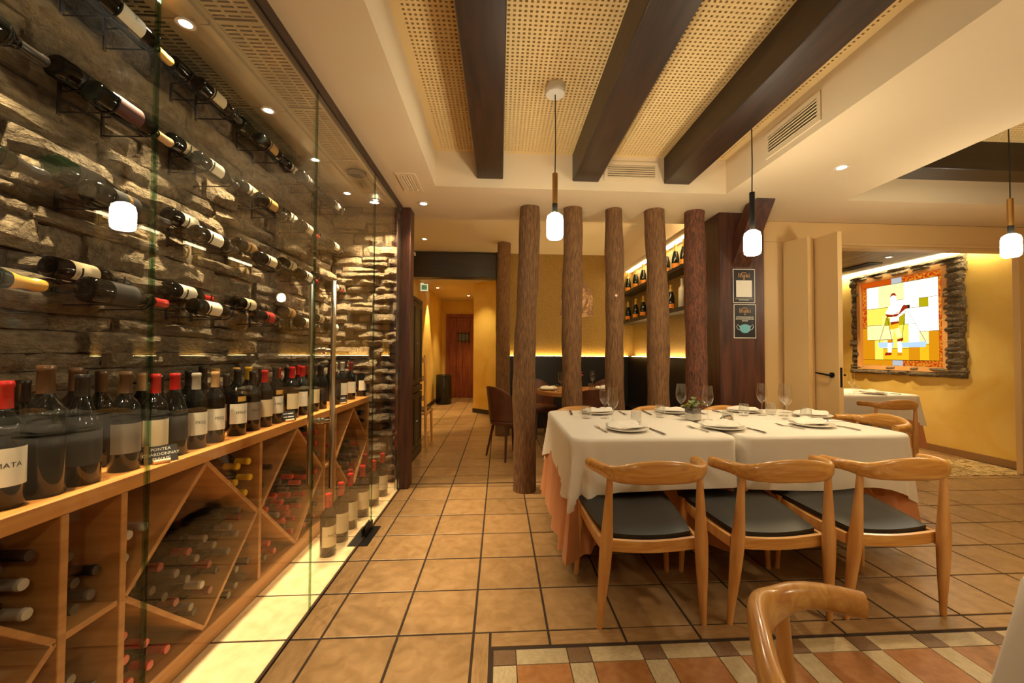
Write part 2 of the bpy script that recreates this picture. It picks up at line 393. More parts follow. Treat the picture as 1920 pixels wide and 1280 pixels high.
# ---- ceilings
mb = MB()
mb.box(XG, -.525, -2.6, 4.08, ZC, ZN + .05)            # beside the cellar
mb.box(-.525, 3.03, 3.285, 4.08, ZC, ZN + .05)         # beyond the coffer
mb.box(1.907, 3.03, -2.6, 3.285, ZC, ZN + .05)         # between the coffers
mb.box(3.03, 5.66, 3.345, 3.93, ZC, ZN + .05)
mb.box(-.525, 1.907, -2.6, -1.4, ZC, ZN + .05)
mb.box(3.03, 5.66, -2.6, -1.4, ZC, ZN + .05)
ceil = struct('ceiling', mb, M['plaster'])
struct('ceiling_nook', MB().box(XW, 2.5, 4.08, 7.0, ZN, ZN + .1), M['plaster'])
struct('ceiling_hall', MB().box(XW, .3, 7.0, 11.6, ZH, ZH + .1).box(XW, .0, 6.98, 7.0, 2.5, ZN), M['plaster'])
def perforated(x0, x1, y0, y1, z, pit, hole, th=.012, hy=None, py=None):
    """sheet in the XY plane with a grid of rectangular holes (real openings)"""
    py = py or pit; hy = hy or hole
    nx, ny = max(1, round((x1 - x0) / pit)), max(1, round((y1 - y0) / py)); px_, py_ = (x1 - x0) / nx, (y1 - y0) / ny
    X = [];  Y = []
    for i in range(nx): X += [x0 + i * px_, x0 + i * px_ + (px_ - hole) / 2, x0 + i * px_ + (px_ + hole) / 2]
    X.append(x1)
    for j in range(ny): Y += [y0 + j * py_, y0 + j * py_ + (py_ - hy) / 2, y0 + j * py_ + (py_ + hy) / 2]
    Y.append(y1)
    W = len(X); mb = MB(); vs = [(a, b, z) for b in Y for a in X]; fs = []
    for j in range(len(Y) - 1):
        for i in range(W - 1):
            if i % 3 == 1 and j % 3 == 1: continue
            fs.append((j * W + i, j * W + i + 1, (j + 1) * W + i + 1, (j + 1) * W + i))
    n = len(vs)
    for j in range(ny):
        for i in range(nx):
            q = [(3 * j + 1) * W + 3 * i + 1, (3 * j + 1) * W + 3 * i + 2, (3 * j + 2) * W + 3 * i + 2, (3 * j + 2) * W + 3 * i + 1]
            o = len(vs); vs += [(vs[t][0], vs[t][1], z + th) for t in q]
            fs += [(q[k], q[(k + 1) % 4], o + (k + 1) % 4, o + k) for k in range(4)]
    me = bpy.data.meshes.new('perforated'); me.from_pydata(vs, [], fs); me.update(); return me
M['perf'] = mat('perforated_board', lin(226, 196, 140), .85)
# the main coffer: bays between the beams
bays = [(-.525, -.191), (.023, .594), (.812, 1.368), (1.586, 1.907)]
for a, b in bays:
    e0 = a + (.045 if a < -.5 else .0); e1 = b - (.045 if b > 1.9 else 0)
    obj('perforated_panel', perforated(e0, e1, 1.45, 3.25, ZP, .0272, .0125), M['perf'], ceil)
struct('ceiling_coffer', MB().box(-.525, 1.907, -1.4, 3.285, ZP + .03, ZP + .06), M['void'])
mb = MB().box(-.525, 1.907, -1.4, 1.45, ZP, ZP + .03).box(-.525, 1.907, 3.25, 3.285, ZP, ZP + .03).box(-.525, -.48, 1.45, 3.25, ZP, ZP + .03).box(1.862, 1.907, 1.45, 3.25, ZP, ZP + .03)
mb.build('coffer_rim', M['perf'], ceil, smooth=False)
obj('perforated_panel', perforated(3.03, 4.9, 2.0, 3.30, ZP, .0272, .0125), M['perf'], ceil)
MB().box(3.03, 4.9, 3.30, 3.345, ZP, ZP + .03).box(4.9, 5.66, 2.0, 3.345, ZP, ZP + .03).box(3.03, 5.66, -1.4, 2.0, ZP, ZP + .03).box(3.03, 4.9, 2.0, 3.30, ZP + .03, ZP + .05).build('coffer_rim', M['perf'], ceil, smooth=False)
for x0, x1, lab in ((-.191, .023, 'left beam of three dark wooden ceiling beams over the dining room'), (.594, .812, 'middle beam of three dark wooden ceiling beams, right of first pendant canopy'), (1.368, 1.586, 'right beam of three dark wooden ceiling beams, nearest the side vent')):
    o = MB().box(x0, x1, -1.39, 3.284, ZB, ZP + .015).build('ceiling_beam', M['dark_wood'], bevel=.006); tag(o, lab, 'beam', 'coffer beams')
o = MB().box(3.031, 5.655, 2.86, 3.06, ZB, ZP + .015).build('ceiling_beam', M['dark_wood_x'], bevel=.006); tag(o, 'dark crosswise ceiling beam in the right hand ceiling recess', 'beam')
o = MB().box(XW + .005, -.065, 6.80, 6.975, 2.51, 2.925).build('ceiling_beam', M['dark_wood_x'], bevel=.006); tag(o, 'deep dark wooden beam across the entrance of the hallway', 'beam')
# back room plank ceiling
cr = struct('ceiling_back_room', MB().box(2.5, 5.66, 4.08, 7.5, 2.52, 2.6), M['dark_wood_x'])
M['plank'] = mat('grey_brown_plank', lin(132, 104, 64), .5, col2=lin(104, 80, 48), scale=(26, 2, 26), detail=5, rand=.12)
pl = MB().box(-.066, .066, 4.09, 7.48, -.012, 0).mesh('ceiling_plank', smooth=False)
for i in range(21): obj('ceiling_plank', pl, M['plank'], cr, (2.64 + i * .138, 0, 2.5195))

# ---- cellar ceiling: steel panels with slots
cc = struct('ceiling_cellar', MB().box(XW - .02, XG, -2.6, 4.0, 2.70, 2.78), M['void'])
y = -.1
for k in range(7):
    y0, y1 = y, y + .62
    if y1 > 4.0: y1 = 3.98
    for a, b in ((-1.215, -1.02), (-1.61, -1.43)):
        w3 = (b - a) / 3
        for q in range(3):
            obj('slotted_panel', perforated(a + q * w3, a + (q + 1) * w3 - .0005, y0 + .02, y1 - .01, 2.66, w3, w3 * .78, .02, .010, .024), M['brushed'], cc)
    MB().box(-1.43, -1.275, y0 + .004, y1 - .004, 2.655, 2.668).build('steel_panel', M['brushed'], cc, smooth=False)
    MB().box(-1.275, -1.235, y0 + .003, y1 - .003, 2.635, 2.668).box(-1.235, -1.215, y0, y1, 2.655, 2.668).build('steel_channel', M['brushed'], cc, smooth=False)
    MB().box(-1.02, XG, y0 + .002, y1 - .002, 2.64, 2.668).build('steel_panel', M['brushed'], cc, smooth=False)
    MB().box(-1.61, -1.02, y0, y0 + .02, 2.657, 2.668).build('steel_strip', M['brushed'], cc, smooth=False)
    y += .62
    if y > 3.9: break
MB().lathe([(0, 0), (.075, 0), (.075, -.012), (.068, -.015), (0, -.015)], 32, Matrix.Translation((-1.12, 3.2, 2.655))).build('round_vent_cover', M['iron'], cc)

# ---- cellar front: trim, post
struct('trim_2', MB().box(XG - .03, XG + .012, -2.6, 3.77, 2.55, ZC).box(XG - .006, XG + .006, -2.6, 3.77, 0, .005), M['dark_wood'])
struct('trim_3', MB().box(-.955, -.83, 3.79, 3.95, 0, ZC).box(-.955, -.9, 3.95, 4.18, 0, ZC), M['dark_wood_v'], bevel=.004)
struct('trim_4', MB().box(-.945, -.925, 3.765, 3.789, 0, ZC - .05), M['chrome'])
# ================================================================== GLASS FRONT OF THE CELLAR
def pane(name, y0, y1, label, cat, z0=.006, z1=2.55):
    t = thing(name, label, cat, (XG, (y0 + y1) / 2, 0))
    h = (y1 - y0) / 2
    MB().box(-.005, .005, -h + .002, h - .002, z0, z1).build('pane', M['glass'], t, smooth=False)
    for a in (-h, h - .0018): MB().box(-.0052, .0052, a, a + .0018, z0, z1).build('polished_edge', M['glass_edge'], t, smooth=False)
    return t
pane('glass_panel', -1.0, 1.109, 'tall glass panel of the wine cellar nearest the camera at the left edge', 'glass panel')
pane('glass_panel', 1.113, 2.037, 'tall fixed glass panel left of the glass door with steel handles', 'glass panel')
gd = pane('glass_door', 2.042, 2.976, 'frameless glass door of the wine cellar with tubular steel handles', 'glass door')
pane('glass_panel', 2.981, 3.764, 'narrow glass panel between the glass door and the wooden post', 'glass panel')
for sx, z0, z1 in ((.055, .56, 1.62), (-.055, .58, 1.60)):
    h = MB().tube([(sx, -.37, z0), (sx, -.37, z1)], .0135, 14).build('handle', M['chrome'], gd)
    for z in (.90, 1.26):
        MB().tube([(0, -.37, z), (sx, -.37, z)], .010, 10).tube([(sx * .06, -.37, z), (sx * .35, -.37, z)], .017, 12).build('standoff', M['chrome'], h)
hp = thing('floor_hinge', 'dark metal floor plate and pivot clamp under the glass door', 'hinge', (XG, 2.845, 0))
MB().box(-.065, .065, -.15, .15, 0.0, .004).build('floor_plate', M['iron'], hp)
MB().box(-.014, -.006, -.03, .13, .004, .06).box(.006, .014, -.03, .13, .004, .06).build('pivot_clamp', M['iron'], hp)

# ================================================================== BOTTLES
PRO = {'bordeaux': [(0, .004), (.02, 0), (.034, .0), (.0375, .004), (.0375, .185), (.036, .197), (.028, .212), (.018, .224), (.0145, .236), (.0140, .286), (.0155, .288), (.0155, .296), (.0135, .300), (0, .300)],
       'burgundy': [(0, .004), (.02, 0), (.037, 0), (.041, .004), (.041, .15), (.039, .168), (.031, .196), (.021, .222), (.0150, .244), (.0142, .286), (.0155, .288), (.0155, .296), (.0135, .298), (0, .298)],
       'champagne': [(0, .004), (.02, 0), (.040, 0), (.044, .005), (.044, .14), (.041, .165), (.031, .205), (.021, .24), (.0160, .265), (.0150, .295), (.017, .297), (.017, .306), (.015, .318), (0, .320)]}
BODY = {k: MB().lathe(p, 20).mesh('bottle_' + k, angle=50) for k, p in PRO.items()}
for k in BODY: BODY[k].materials.append(M['bottle_g' if k == 'champagne' else 'bottle'])
_cl = MB().lathe(PRO['bordeaux'], 20).mesh('bottle_clear', angle=50); _cl.materials.append(M['bottle_c'])
CAPM, LABM = {}, {}
def cap_mesh(shape, c):
    if (shape, c) not in CAPM:
        if shape == 'champagne': p = [(.0245, .232), (.0172, .264), (.0160, .294), (.0182, .297), (.0182, .307), (.0162, .320), (0, .322)]
        elif shape == 'burgundy': p = [(.0162, .240), (.0152, .286), (.0165, .288), (.0165, .297), (.0145, .300), (0, .300)]
        else: p = [(.0155, .236), (.0150, .286), (.0165, .288), (.0165, .297), (.0145, .302), (0, .302)]
        me = MB().lathe(p, 16).mesh('capsule', angle=50); me.materials.append(M['cap_' + c]); CAPM[shape, c] = me
    return CAPM[shape, c]
def lab_mesh(shape, c, z0=.055, z1=.145, arc=1.35):
    key = (shape, c, z0, z1, arc)
    if key not in LABM:
        r = {'bordeaux': .0380, 'burgundy': .0415, 'champagne': .0445}[shape]
        me = MB().lathe([(r, z0), (r, z1)], 14, None, -arc, arc).mesh('label'); me.materials.append(M['lab_' + c]); LABM[key] = me
    return LABM[key]
TXT = {}
def text_mesh(s, size, bend=None, ext=.0):
    """flat lettering in the XZ plane facing -Y (or wrapped round a bottle of radius bend, facing +X)"""
    key = (s, size, bend)
    if key in TXT: return TXT[key]
    cu = bpy.data.curves.new('lettering', 'FONT'); cu.body = s; cu.size = size; cu.align_x = 'CENTER'; cu.align_y = 'CENTER'; cu.resolution_u = 2
    ob = bpy.data.objects.new('lettering', cu)
    me = bpy.data.meshes.new_from_object(ob); bpy.data.objects.remove(ob)
    me = me.copy() if me.users else me
    for v in me.vertices:
        x, y = v.co.x, v.co.y
        if bend: v.co = (bend * math.cos(x / bend), bend * math.sin(x / bend), y)
        else: v.co = (x, 0, y)
    me.materials.clear(); TXT[key] = me
    return me
_bi = [0]
def bottle(label, loc, rot, shape='bordeaux', cap='dark', lab='white', scale=1., group=None, text=None, labz=(.055, .145), name='wine_bottle', clear=False, roll=0., textc='black', arc=1.35, lab2=None):
    t = thing(name, label, 'bottle', loc, rot, group)
    if scale != 1.: t.scale = (scale,) * 3
    sub('bottle_glass', _cl if clear else BODY[shape], t)
    if cap: sub('capsule', cap_mesh(shape, cap), t)
    if lab:
        l = sub('paper_label', lab_mesh(shape, lab, labz[0], labz[1], arc), t, None, (0, 0, roll))
        if text:
            r = {'bordeaux': .0383, 'burgundy': .0418, 'champagne': .0448}[shape]
            me = text_mesh(text, .017, r)
            if not me.materials: me.materials.append(M['lab_' + textc])
            obj('lettering', me, None, l, (0, 0, labz[0] * .45 + labz[1] * .55))
    if lab2: sub('neck_label', lab_mesh(shape, lab2, .155, .178, .5), t, None, (0, 0, roll))
    return t

# ---- racks on the stone wall: four rows, bottles in pairs
ORD = ['first', 'second', 'third', 'fourth', 'fifth', 'sixth', 'seventh', 'eighth', 'ninth', 'tenth', 'eleventh', 'twelfth', 'thirteenth', 'fourteenth', 'fifteenth', 'sixteenth', 'seventeenth', 'eighteenth', 'nineteenth', 'twentieth', 'twenty-first', 'twenty-second', 'twenty-third', 'twenty-fourth', 'twenty-fifth', 'twenty-sixth', 'twenty-seventh', 'twenty-eighth']
ROWS = [('top', 2.595, 2.515), ('second', 2.235, 2.16), ('third', 1.885, 1.81), ('lowest', 1.54, 1.465)]
WB = [  # per row: per cell (front, rear) = (shape, capsule, label)
 [(None, None), (('bordeaux', 'gold', 'white'), ('champagne', 'dark', 'black')), (('bordeaux', 'dark', 'cream'), ('burgundy', 'dark', None)), (('bordeaux', 'dark', 'tan'), ('champagne', 'dark', None)), (('bordeaux', 'dark', 'black'), ('bordeaux', 'dark', 'cream')), (('bordeaux', 'dark', 'white'), ('burgundy', 'dark', None))],
 [(('bordeaux', 'dark', 'black'), ('burgundy', 'dark', None)), (('bordeaux', 'tan', 'darkred'), ('burgundy', 'brown', 'black')), (('bordeaux', 'dark', 'white'), ('bordeaux', 'dark', 'cream')), (('bordeaux', 'dark', 'tan'), ('bordeaux', 'dark', 'cream')), (('bordeaux', 'red', 'cream'), ('bordeaux', 'dark', 'white')), (('bordeaux', 'dark', 'cream'), ('bordeaux', 'red', 'black'))],
 [(('champagne', 'dark', 'black'), ('bordeaux', 'dark', None)), (('bordeaux', 'dark', 'black'), ('champagne', 'dark', 'black')), (('bordeaux', 'dark', 'white'), ('bordeaux', 'dark', 'white')), (('bordeaux', 'dark', 'cream'), ('bordeaux', 'dark', 'tan')), (('bordeaux', 'red', 'white'), ('bordeaux', 'dark', 'cream')), (('bordeaux', 'red', 'white'), ('bordeaux', 'dark', None))],
 [(('champagne', 'gold', None), ('bordeaux', 'red', 'cream')), (('burgundy', 'red', 'black'), ('bordeaux', 'dark', 'cream')), (('bordeaux', 'dark', 'white'), ('bordeaux', 'red', 'white')), (('bordeaux', 'dark', 'red'), ('bordeaux', 'dark', 'cream')), (('bordeaux', 'dark', 'cream'), ('bordeaux', 'dark', 'tan')), (('bordeaux', 'dark', 'white'), ('bordeaux', 'dark', 'cream'))]]
ring = MB().tube([(.0, math.cos(a) * .046 * 0, 0) for a in ()] or [(math.cos(a) * .047, 0, math.sin(a) * .047) for a in [PI * .95 + PI * 1.1 * i / 14 for i in range(15)]], .0028, 6).mesh('wire_loop')
for (rn, zr, zf), cells_ in zip(ROWS, WB):
    for k, (fr, re) in enumerate(cells_):
        Yb = .975 + .488 * k
        if Yb > 3.55: continue
        if not fr: continue
        rk = thing('wire_bottle_holder', 'black wire bottle holder on the stone wall, %s row, %s from the left' % (rn, ORD[k]), 'holder', (XW + .05, Yb + .13, zf - .05), group='wire holders on the stone wall')
        MB().box(-.02, -.014, -.066, -.054, -.01, .13).box(-.02, -.014, .094, .106, -.01, .13).box(-.02, -.014, -.06, .10, .05, .058).build('wall_bar', M['iron'], rk, smooth=False)
        for q, (X, z) in enumerate(((-1.535, zr), (-1.425, zf))):
            for dy in (-.06, .10):
                obj('wire_loop', ring, M['iron'], rk, (X - (XW + .05), dy, z - zf + .05), None, None)
            MB().tube([(-.02, -.06, z - zf), (X - XW - .05, -.06, z - zf + .003), (X - XW - .05, .10, z - zf + .003), (-.02, .10, z - zf)], .003, 6).build('wire_arm', M['iron'], rk)
        for which, spec, X, z in (('front', fr, -1.425, zf), ('rear', re, -1.535, zr)):
            if not spec: continue
            sh, cp, lb = spec
            s = 1.12 if (k <= 1 and which == 'front') else 1.0
            tx = {('lowest', 1, 'front'): None, ('third', 1, 'front'): ('AUREA', 'gold'), ('top', 1, 'front'): ('VIN', 'black'), }.get((rn, k, which))
            b = bottle('%s%s in %s wall row, %s of %s pair from left' % ({'champagne': 'stout bottle', 'burgundy': 'sloping bottle', 'bordeaux': 'dark bottle'}[sh], (' with %s capsule' % cp if cp != 'dark' else ''), rn, which, ORD[k]),
                       (X, Yb + (.0 if which == 'rear' else .015), z), (-PI / 2 - .03, 0, RND.uniform(-.02, .02)), sh, cp, lb, s, 'bottles lying on the stone wall', tx[0] if tx else None, roll=-.35, textc=tx[1] if tx else 'black')
b = None

# ---- oak rack under the shelf
RX0, RX1 = -1.60, -1.24
shelf = MB().box(RX0, RX1, -.3, 3.955, .782, .832).build('rack_shelf', M['oak_y'], None, bevel=.003)
tag(shelf, 'long oak shelf board along the cellar carrying the standing bottles', 'shelf')
MODS = [(.48, 1.247, 'd'), (1.247, 1.432, 'n'), (1.432, 2.205, 'd'), (2.205, 2.98, 'd'), (2.98, 3.175, 'n'), (3.175, 3.945, 'd')]
rack = thing('wine_rack', 'oak wine rack with diamond shaped bins below the shelf', 'wine rack', (RX1, 2.2, 0))
def rk(name, mb): return mb.build(name, M['oak'], rack, smooth=False, bevel=.002)
O = Matrix.Translation((-RX1, -2.2, 0))
rk('plinth', MB().box(RX0, RX1 + .005, -.3, 3.955, 0, .075, O))
rk('back_panel', MB().box(RX0 - .012, RX0, -.3, 3.955, .075, .781, O))
for yv in (.48, 1.247, 1.432, 2.205, 2.98, 3.175, 3.945): rk('upright', MB().box(RX0, RX1, yv - .012, yv + .012, .075, .7815, O))
BZ0, BZ1 = .075, .7815; BM = (BZ0 + BZ1) / 2
def diag(y0, z0, y1, z1):
    d = Vector((0, y1 - y0, z1 - z0)).normalized(); n = Vector((0, -d.z, d.y)) * .009
    a, b = Vector((0, y0, z0)), Vector((0, y1, z1)); vs = []
    for X in (RX0, RX1 - .004):
        for p in (a - n, b - n, b + n, a + n): vs.append((X, p.y, p.z))
    rk('diagonal_board', MB().add(vs, [(0, 1, 2, 3), (7, 6, 5, 4), (0, 4, 5, 1), (1, 5, 6, 2), (2, 6, 7, 3), (3, 7, 4, 0)], O))
BIN = []      # (y, z, where)
for mi, (ya, yb, kind) in enumerate(MODS):
    ym = (ya + yb) / 2; w2 = (yb - ya) / 2 - .012; h2 = BM - BZ0
    if kind == 'n':
        rk('bin_shelf', MB().box(RX0, RX1 - .004, ya + .012, yb - .012, BM - .01, BM + .01, O))
        for lev, z0, cnt in (('lower', BZ0, 5), ('upper', BM + .01, 5)):
            for q in range(cnt):
                yy = ya + .054 + (q % 2) * .076
                BIN.append((yy, z0 + .042 + (q // 2) * .078 , 'n', mi, lev + ' narrow bin'))
        continue
    diag(ya + .012, BM, ym, BZ1 - .004); diag(ym, BZ1 - .004, yb - .012, BM); diag(ya + .012, BM, ym, BZ0 + .004); diag(ym, BZ0 + .004, yb - .012, BM)
    s = .0815; dy, dz = w2 / math.hypot(w2, h2) * s, h2 / math.hypot(w2, h2) * s
    nmax = 5 if mi in (2, 3) else 4
    for i in range(6):
        for j in range(6):
            if i + j <= nmax + (RND.random() < .3): BIN.append((ym + (i - j) * dy, BZ0 + .075 + (i + j) * dz, 'd', mi, 'diamond bin'))
    for sgn, ye in ((1, ya + .012), (-1, yb - .012)):
        side = 'left' if sgn > 0 else 'right'
        for c, n in ((0, 3), (1, 2), (2, 1)):                     # lower corner
            for q in range(n): BIN.append((ye + sgn * (.042 + c * .08), BZ0 + .042 + q * .078, 'l', mi, 'lower %s corner' % side))
        for c, n in ((0, 3), (1, 2)):                             # upper corner, resting on the slope
            for q in range(n if sgn < 0 else n - 1): BIN.append((ye + sgn * (.045 + c * .08), BM + (.045 + c * .08) * dz / dy + .067 + q * .079, 'u', mi, 'upper %s corner' % side))
BINN = {0: 'nearest module', 1: 'left narrow module', 2: 'second diamond module', 3: 'third diamond module', 4: 'right narrow module', 5: 'last module'}
cnt = {}
for (yy, zz, kd, mi, where) in BIN:
    r = RND.random()
    if mi <= 1: cp = 'dark' if r < .72 else ('silver' if r < .80 else ('copper' if zz < .25 and r < .85 else 'grey'))
    elif mi == 2: cp = {'u': 'yellow' if 'right' in where and zz > .5 else 'silver', 'l': 'red' if 'left' in where else 'dark'}.get(kd, 'silver' if r < .12 else ('grey' if r < .45 else ('darkred' if r < .75 else 'dark')))
    elif mi == 3: cp = 'dark' if kd == 'u' and 'left' in where else ('red' if r < .7 else ('dark' if r < .9 else 'grey'))
    else: cp = 'dark' if r < .5 else ('red' if r < .8 else 'grey')
    key = (mi, where); cnt[key] = cnt.get(key, 0) + 1
    bottle('%s capped bottle, %s in the %s, %s of the rack' % (cp, ORD[min(cnt[key] - 1, 27)], where, BINN[mi]),
           (-1.60 + .01 + RND.uniform(0, .035), yy, zz), (0, PI / 2, 0), 'bordeaux', cp, None, 1., 'bottles lying in the oak rack')

# ---- bottles standing on the shelf (photo column, row, capsule, label, size)
ST = [(10, 'f', 'red', 'white', 1.12, 'MATA', 'bordeaux'), (44, 'b', 'dark', None, 1.1, None, 'burgundy'), (87, 'f', 'brown', None, 1.25, None, 'bordeaux'), (143, 'b', 'brown', None, 1.2, None, 'bordeaux'), (156, 'f', 'dark', 'black', 1.15, None, 'burgundy'),
      (190, 'b', 'brown', None, 1.15, None, 'bordeaux'), (213, 'b', 'gold', None, 1.05, None, 'bordeaux'), (237, 'f', 'brown', 'grey', 1.15, None, 'bordeaux'), (258, 'b', 'tan', None, 1.1, None, 'bordeaux'), (279, 'b', 'dark', None, 1.05, None, 'bordeaux'),
      (292, 'f', 'red', 'cream', 1.1, None, 'bordeaux'), (308, 'b', 'dark', None, 1.08, None, 'bordeaux'), (329, 'f', 'red', 'black', 1.1, None, 'burgundy'), (350, 'b', 'dark', None, 1.1, None, 'bordeaux'), (369, 'f', 'silver', 'white', 1.08, 'PESQ', 'bordeaux'), (381, 'b', 'dark', None, 1.15, None, 'bordeaux'),
      (404, 'f', 'tan', 'white', 1.08, 'PESQ', 'bordeaux'), (405, 'b', 'gold', None, 1.1, None, 'bordeaux'), (420, 'b', 'grey', 'cream', 1.0, None, 'bordeaux'), (434, 'b', 'gold', None, 1.1, None, 'bordeaux'), (446, 'f', 'dark', 'white', 1.1, 'EMILIO', 'bordeaux'), (466, 'b', 'yellow', None, 1.1, None, 'bordeaux'), (474, 'f', 'dark', 'grey', 1.05, 'MATA', 'bordeaux'),
      (497, 'f', 'red', 'cream', 1.05, None, 'bordeaux'), (490, 'b', 'dark', None, 1.05, None, 'bordeaux'), (517, 'f', 'dark', 'white', 1.1, 'EMILIO', 'bordeaux'), (522, 'b', 'red', None, 1.05, None, 'bordeaux'), (538, 'b', 'dark', None, 1.05, None, 'bordeaux'), (548, 'f', 'red', 'cream', 1.08, None, 'bordeaux'), (559, 'b', 'red', None, 1.08, None, 'bordeaux'),
      (567, 'f', 'red', 'white', 1.08, None, 'bordeaux'), (577, 'b', 'red', None, 1.05, None, 'bordeaux'), (588, 'f', 'dark', 'cream', 1.08, None, 'bordeaux'), (603, 'f', 'dark', 'black', 1.08, None, 'bordeaux'), (600, 'b', 'dark', None, 1.05, None, 'bordeaux'), (629, 'f', 'silver', 'black', 1.12, None, 'bordeaux'), (618, 'b', 'dark', None, 1.05, None, 'bordeaux'), (642, 'f', 'silver', 'white', 1.12, None, 'bordeaux'), (658, 'f', 'darkred', 'white', 1.1, None, 'bordeaux'), (678, 'f', 'darkred', 'white', 1.05, None, 'burgundy')]
nf = {'f': 0, 'b': 0}
lasty = {'f': (-9, 0), 'b': (-9, 0)}
for (px_, row, cp, lb, s, tx, sh) in sorted(ST):
    X = -1.325 if row == 'f' else -1.46
    rr = (.0415 if sh == 'burgundy' else .038) * s
    y = max(onX(px_, 690, X).y, lasty[row][0] + lasty[row][1] + rr + .002); lasty[row] = (y, rr); nf[row] += 1
    bottle('%s capped bottle %s, %s in the %s row on the oak shelf' % (cp, ('with %s label' % lb if lb else 'in dark glass'), ORD[nf[row] - 1], 'front' if row == 'f' else 'back'),
           (X, y, .832), (0, 0, -.45), sh, cp, lb, s, 'bottles standing on the oak shelf', tx, lab2=('gold' if tx == 'EMILIO' else None))
# price boards
M['slate'] = mat('slate_board', lin(34, 34, 34), .7); M['chalk'] = mat('chalk', lin(226, 222, 212), .8)
for px_, lines, lab in ((302, ('PONTEA', 'CHARDONNAY', 'ENVASE'), 'small slate board with chalk writing leaning on a cork, by red capped bottle'), (540, ('-', '-'), 'small slate board with chalk writing, near the door handle'), (640, ('-',), 'tiny slate board at the far end of the oak shelf')):
    y = onX(px_, 845, -1.275).y
    t = thing('price_board', lab, 'board', (-1.272, y, .832), (0, 0, .95))
    s = .10 if px_ < 500 else .085
    A = Matrix.Rotation(-.3, 4, 'X')
    b = MB().box(-s / 2, s / 2, -.0025, .0025, 0, .062, A).build('slate', M['slate'], t, smooth=False)
    for q, l in enumerate(lines):
        if l == '-':
            MB().box(-.03, -.008, -.0034, -.0026, .044 - q * .02, .049 - q * .02, A).box(-.004, .03, -.0034, -.0026, .044 - q * .02, .049 - q * .02, A).build('chalk_writing', M['chalk'], b, smooth=False)
        elif l:
            me = text_mesh(l, .0155); 
            if not me.materials: me.materials.append(M['chalk'])
            obj('chalk_writing', me, None, b, A @ Vector((0, -.0032, .05 - q * .018)), (-.3, 0, 0))
    MB().tube([(-.03, -.018, .008), (.02, -.018, .008)], .008, 10).build('cork', M['cap_tan'], t)
# magnums on the cellar floor
for k, (x, y, cp, s, lb) in enumerate([(-1.055, 2.60, 'red', 1.24, 'MATA'), (-1.05, 2.79, 'red', 1.27, None), (-1.06, 2.99, 'red', 1.27, None), (-1.045, 3.20, 'red', 1.27, None), (-1.03, 3.42, 'red', 1.2, None), (-1.02, 3.64, 'red', 1.22, None), (-1.08, 1.135, 'gold', 1.22, None), (-1.10, 3.09, 'darkred', 1.27, None), (-1.13, 3.52, 'darkred', 1.3, None)]):
    b = bottle('large %s capsuled bottle standing on the cellar floor, %s' % (cp, ['nearest of the row in the light', 'second of the row', 'third of the row', 'fourth of the row', 'fifth of the row', 'last of the row by the post', 'alone with a blue disc', 'behind the third of the row', 'behind the fifth of the row'][k]),
           (x, y, 0), (0, 0, -.6), 'bordeaux', cp, 'cream', s, 'large bottles on the cellar floor', lb, (.05, .15))
    if k == 6: MB().lathe([(0, .3035), (.0150, .3035), (.0160, .300)], 16).build('cap_disc', M['cap_blue'], b)
# cellar downlights
for k, y in enumerate((.55, 1.17, 1.78, 2.40, 3.0, 3.62)):
    downlight(-1.345, y, 2.655, 'small recessed spotlight in the steel cellar ceiling, %s from the left' % ORD[k], 72, 1.35, .75, (.02, 0, -1), (1, .78, .46), .8)
downlight(-1.13, 3.72, 2.64, 'small recessed spotlight by the end wall of the cellar', 115, 1.6, .6, (0, .12, -1), (1, .74, .42), .7)
# ================================================================== LOGS, PILLAR, DOORS
def log(x, y, z1, r0, r1, label, m, seed, lean=0.):
    r = random.Random(seed); n, k = 26, 34; vs, fs = [], []
    ph = [(r.uniform(0, 6.3), r.uniform(.5, 1.6)) for _ in range(4)]
    bx, by = r.uniform(-.02, .02), r.uniform(-.02, .02)
    for i in range(k + 1):
        t = i / k; z = t * z1
        cx = lean * t + bx * math.sin(t * PI) + .006 * math.sin(t * 9 + ph[0][0]); cy = by * math.sin(t * PI) + .005 * math.sin(t * 7 + ph[1][0])
        rr = r0 + (r1 - r0) * t + .004 * math.sin(t * 13 + ph[2][0]) + .003 * math.sin(t * 31 + ph[3][0])
        for j in range(n):
            a = 2 * PI * j / n
            q = rr * (1 + .03 * math.sin(2 * a + ph[0][0] + t) + .025 * math.sin(3 * a + ph[1][0] - 2 * t) + r.uniform(-.018, .018))
            vs.append((cx + q * math.cos(a), cy + q * math.sin(a), z))
    for i in range(k):
        for j in range(n): fs.append((i * n + j, i * n + (j + 1) % n, (i + 1) * n + (j + 1) % n, (i + 1) * n + j))
    fs.append(tuple(range(n - 1, -1, -1))); fs.append(tuple(range(k * n, k * n + n)))
    t = thing('tree_trunk_post', label, 'tree trunk', (x, y, .0), group='tree trunk posts')
    MB().add(vs, fs).build('bark_trunk', m, t, angle=60)
    return t
log(.232, 3.715, ZC - .002, .105, .088, 'leftmost tree trunk post of the front row, thick with brown bark', M['bark'], 1, .045)
log(.664, 3.715, ZC - .002, .095, .090, 'second tree trunk post of the front row, behind the hanging lamp', M['bark'], 2, .012)
t = log(1.082, 3.715, ZC - .002, .085, .080, 'middle tree trunk post of the front row with a pale cut knot', M['bark'], 3, -.012)
MB().lathe([(0, 0), (.013, 0), (.011, -.006), (0, -.006)], 14, Matrix.Translation((-.02, -.083, 1.78)) @ Matrix.Rotation(-PI / 2, 4, 'X')).build('cut_knot', M['cap_tan'], t)
log(1.487, 3.715, ZC - .002, .104, .090, 'fourth tree trunk post of the front row, in front of the bottle shelves', M['bark'], 4, -.03)
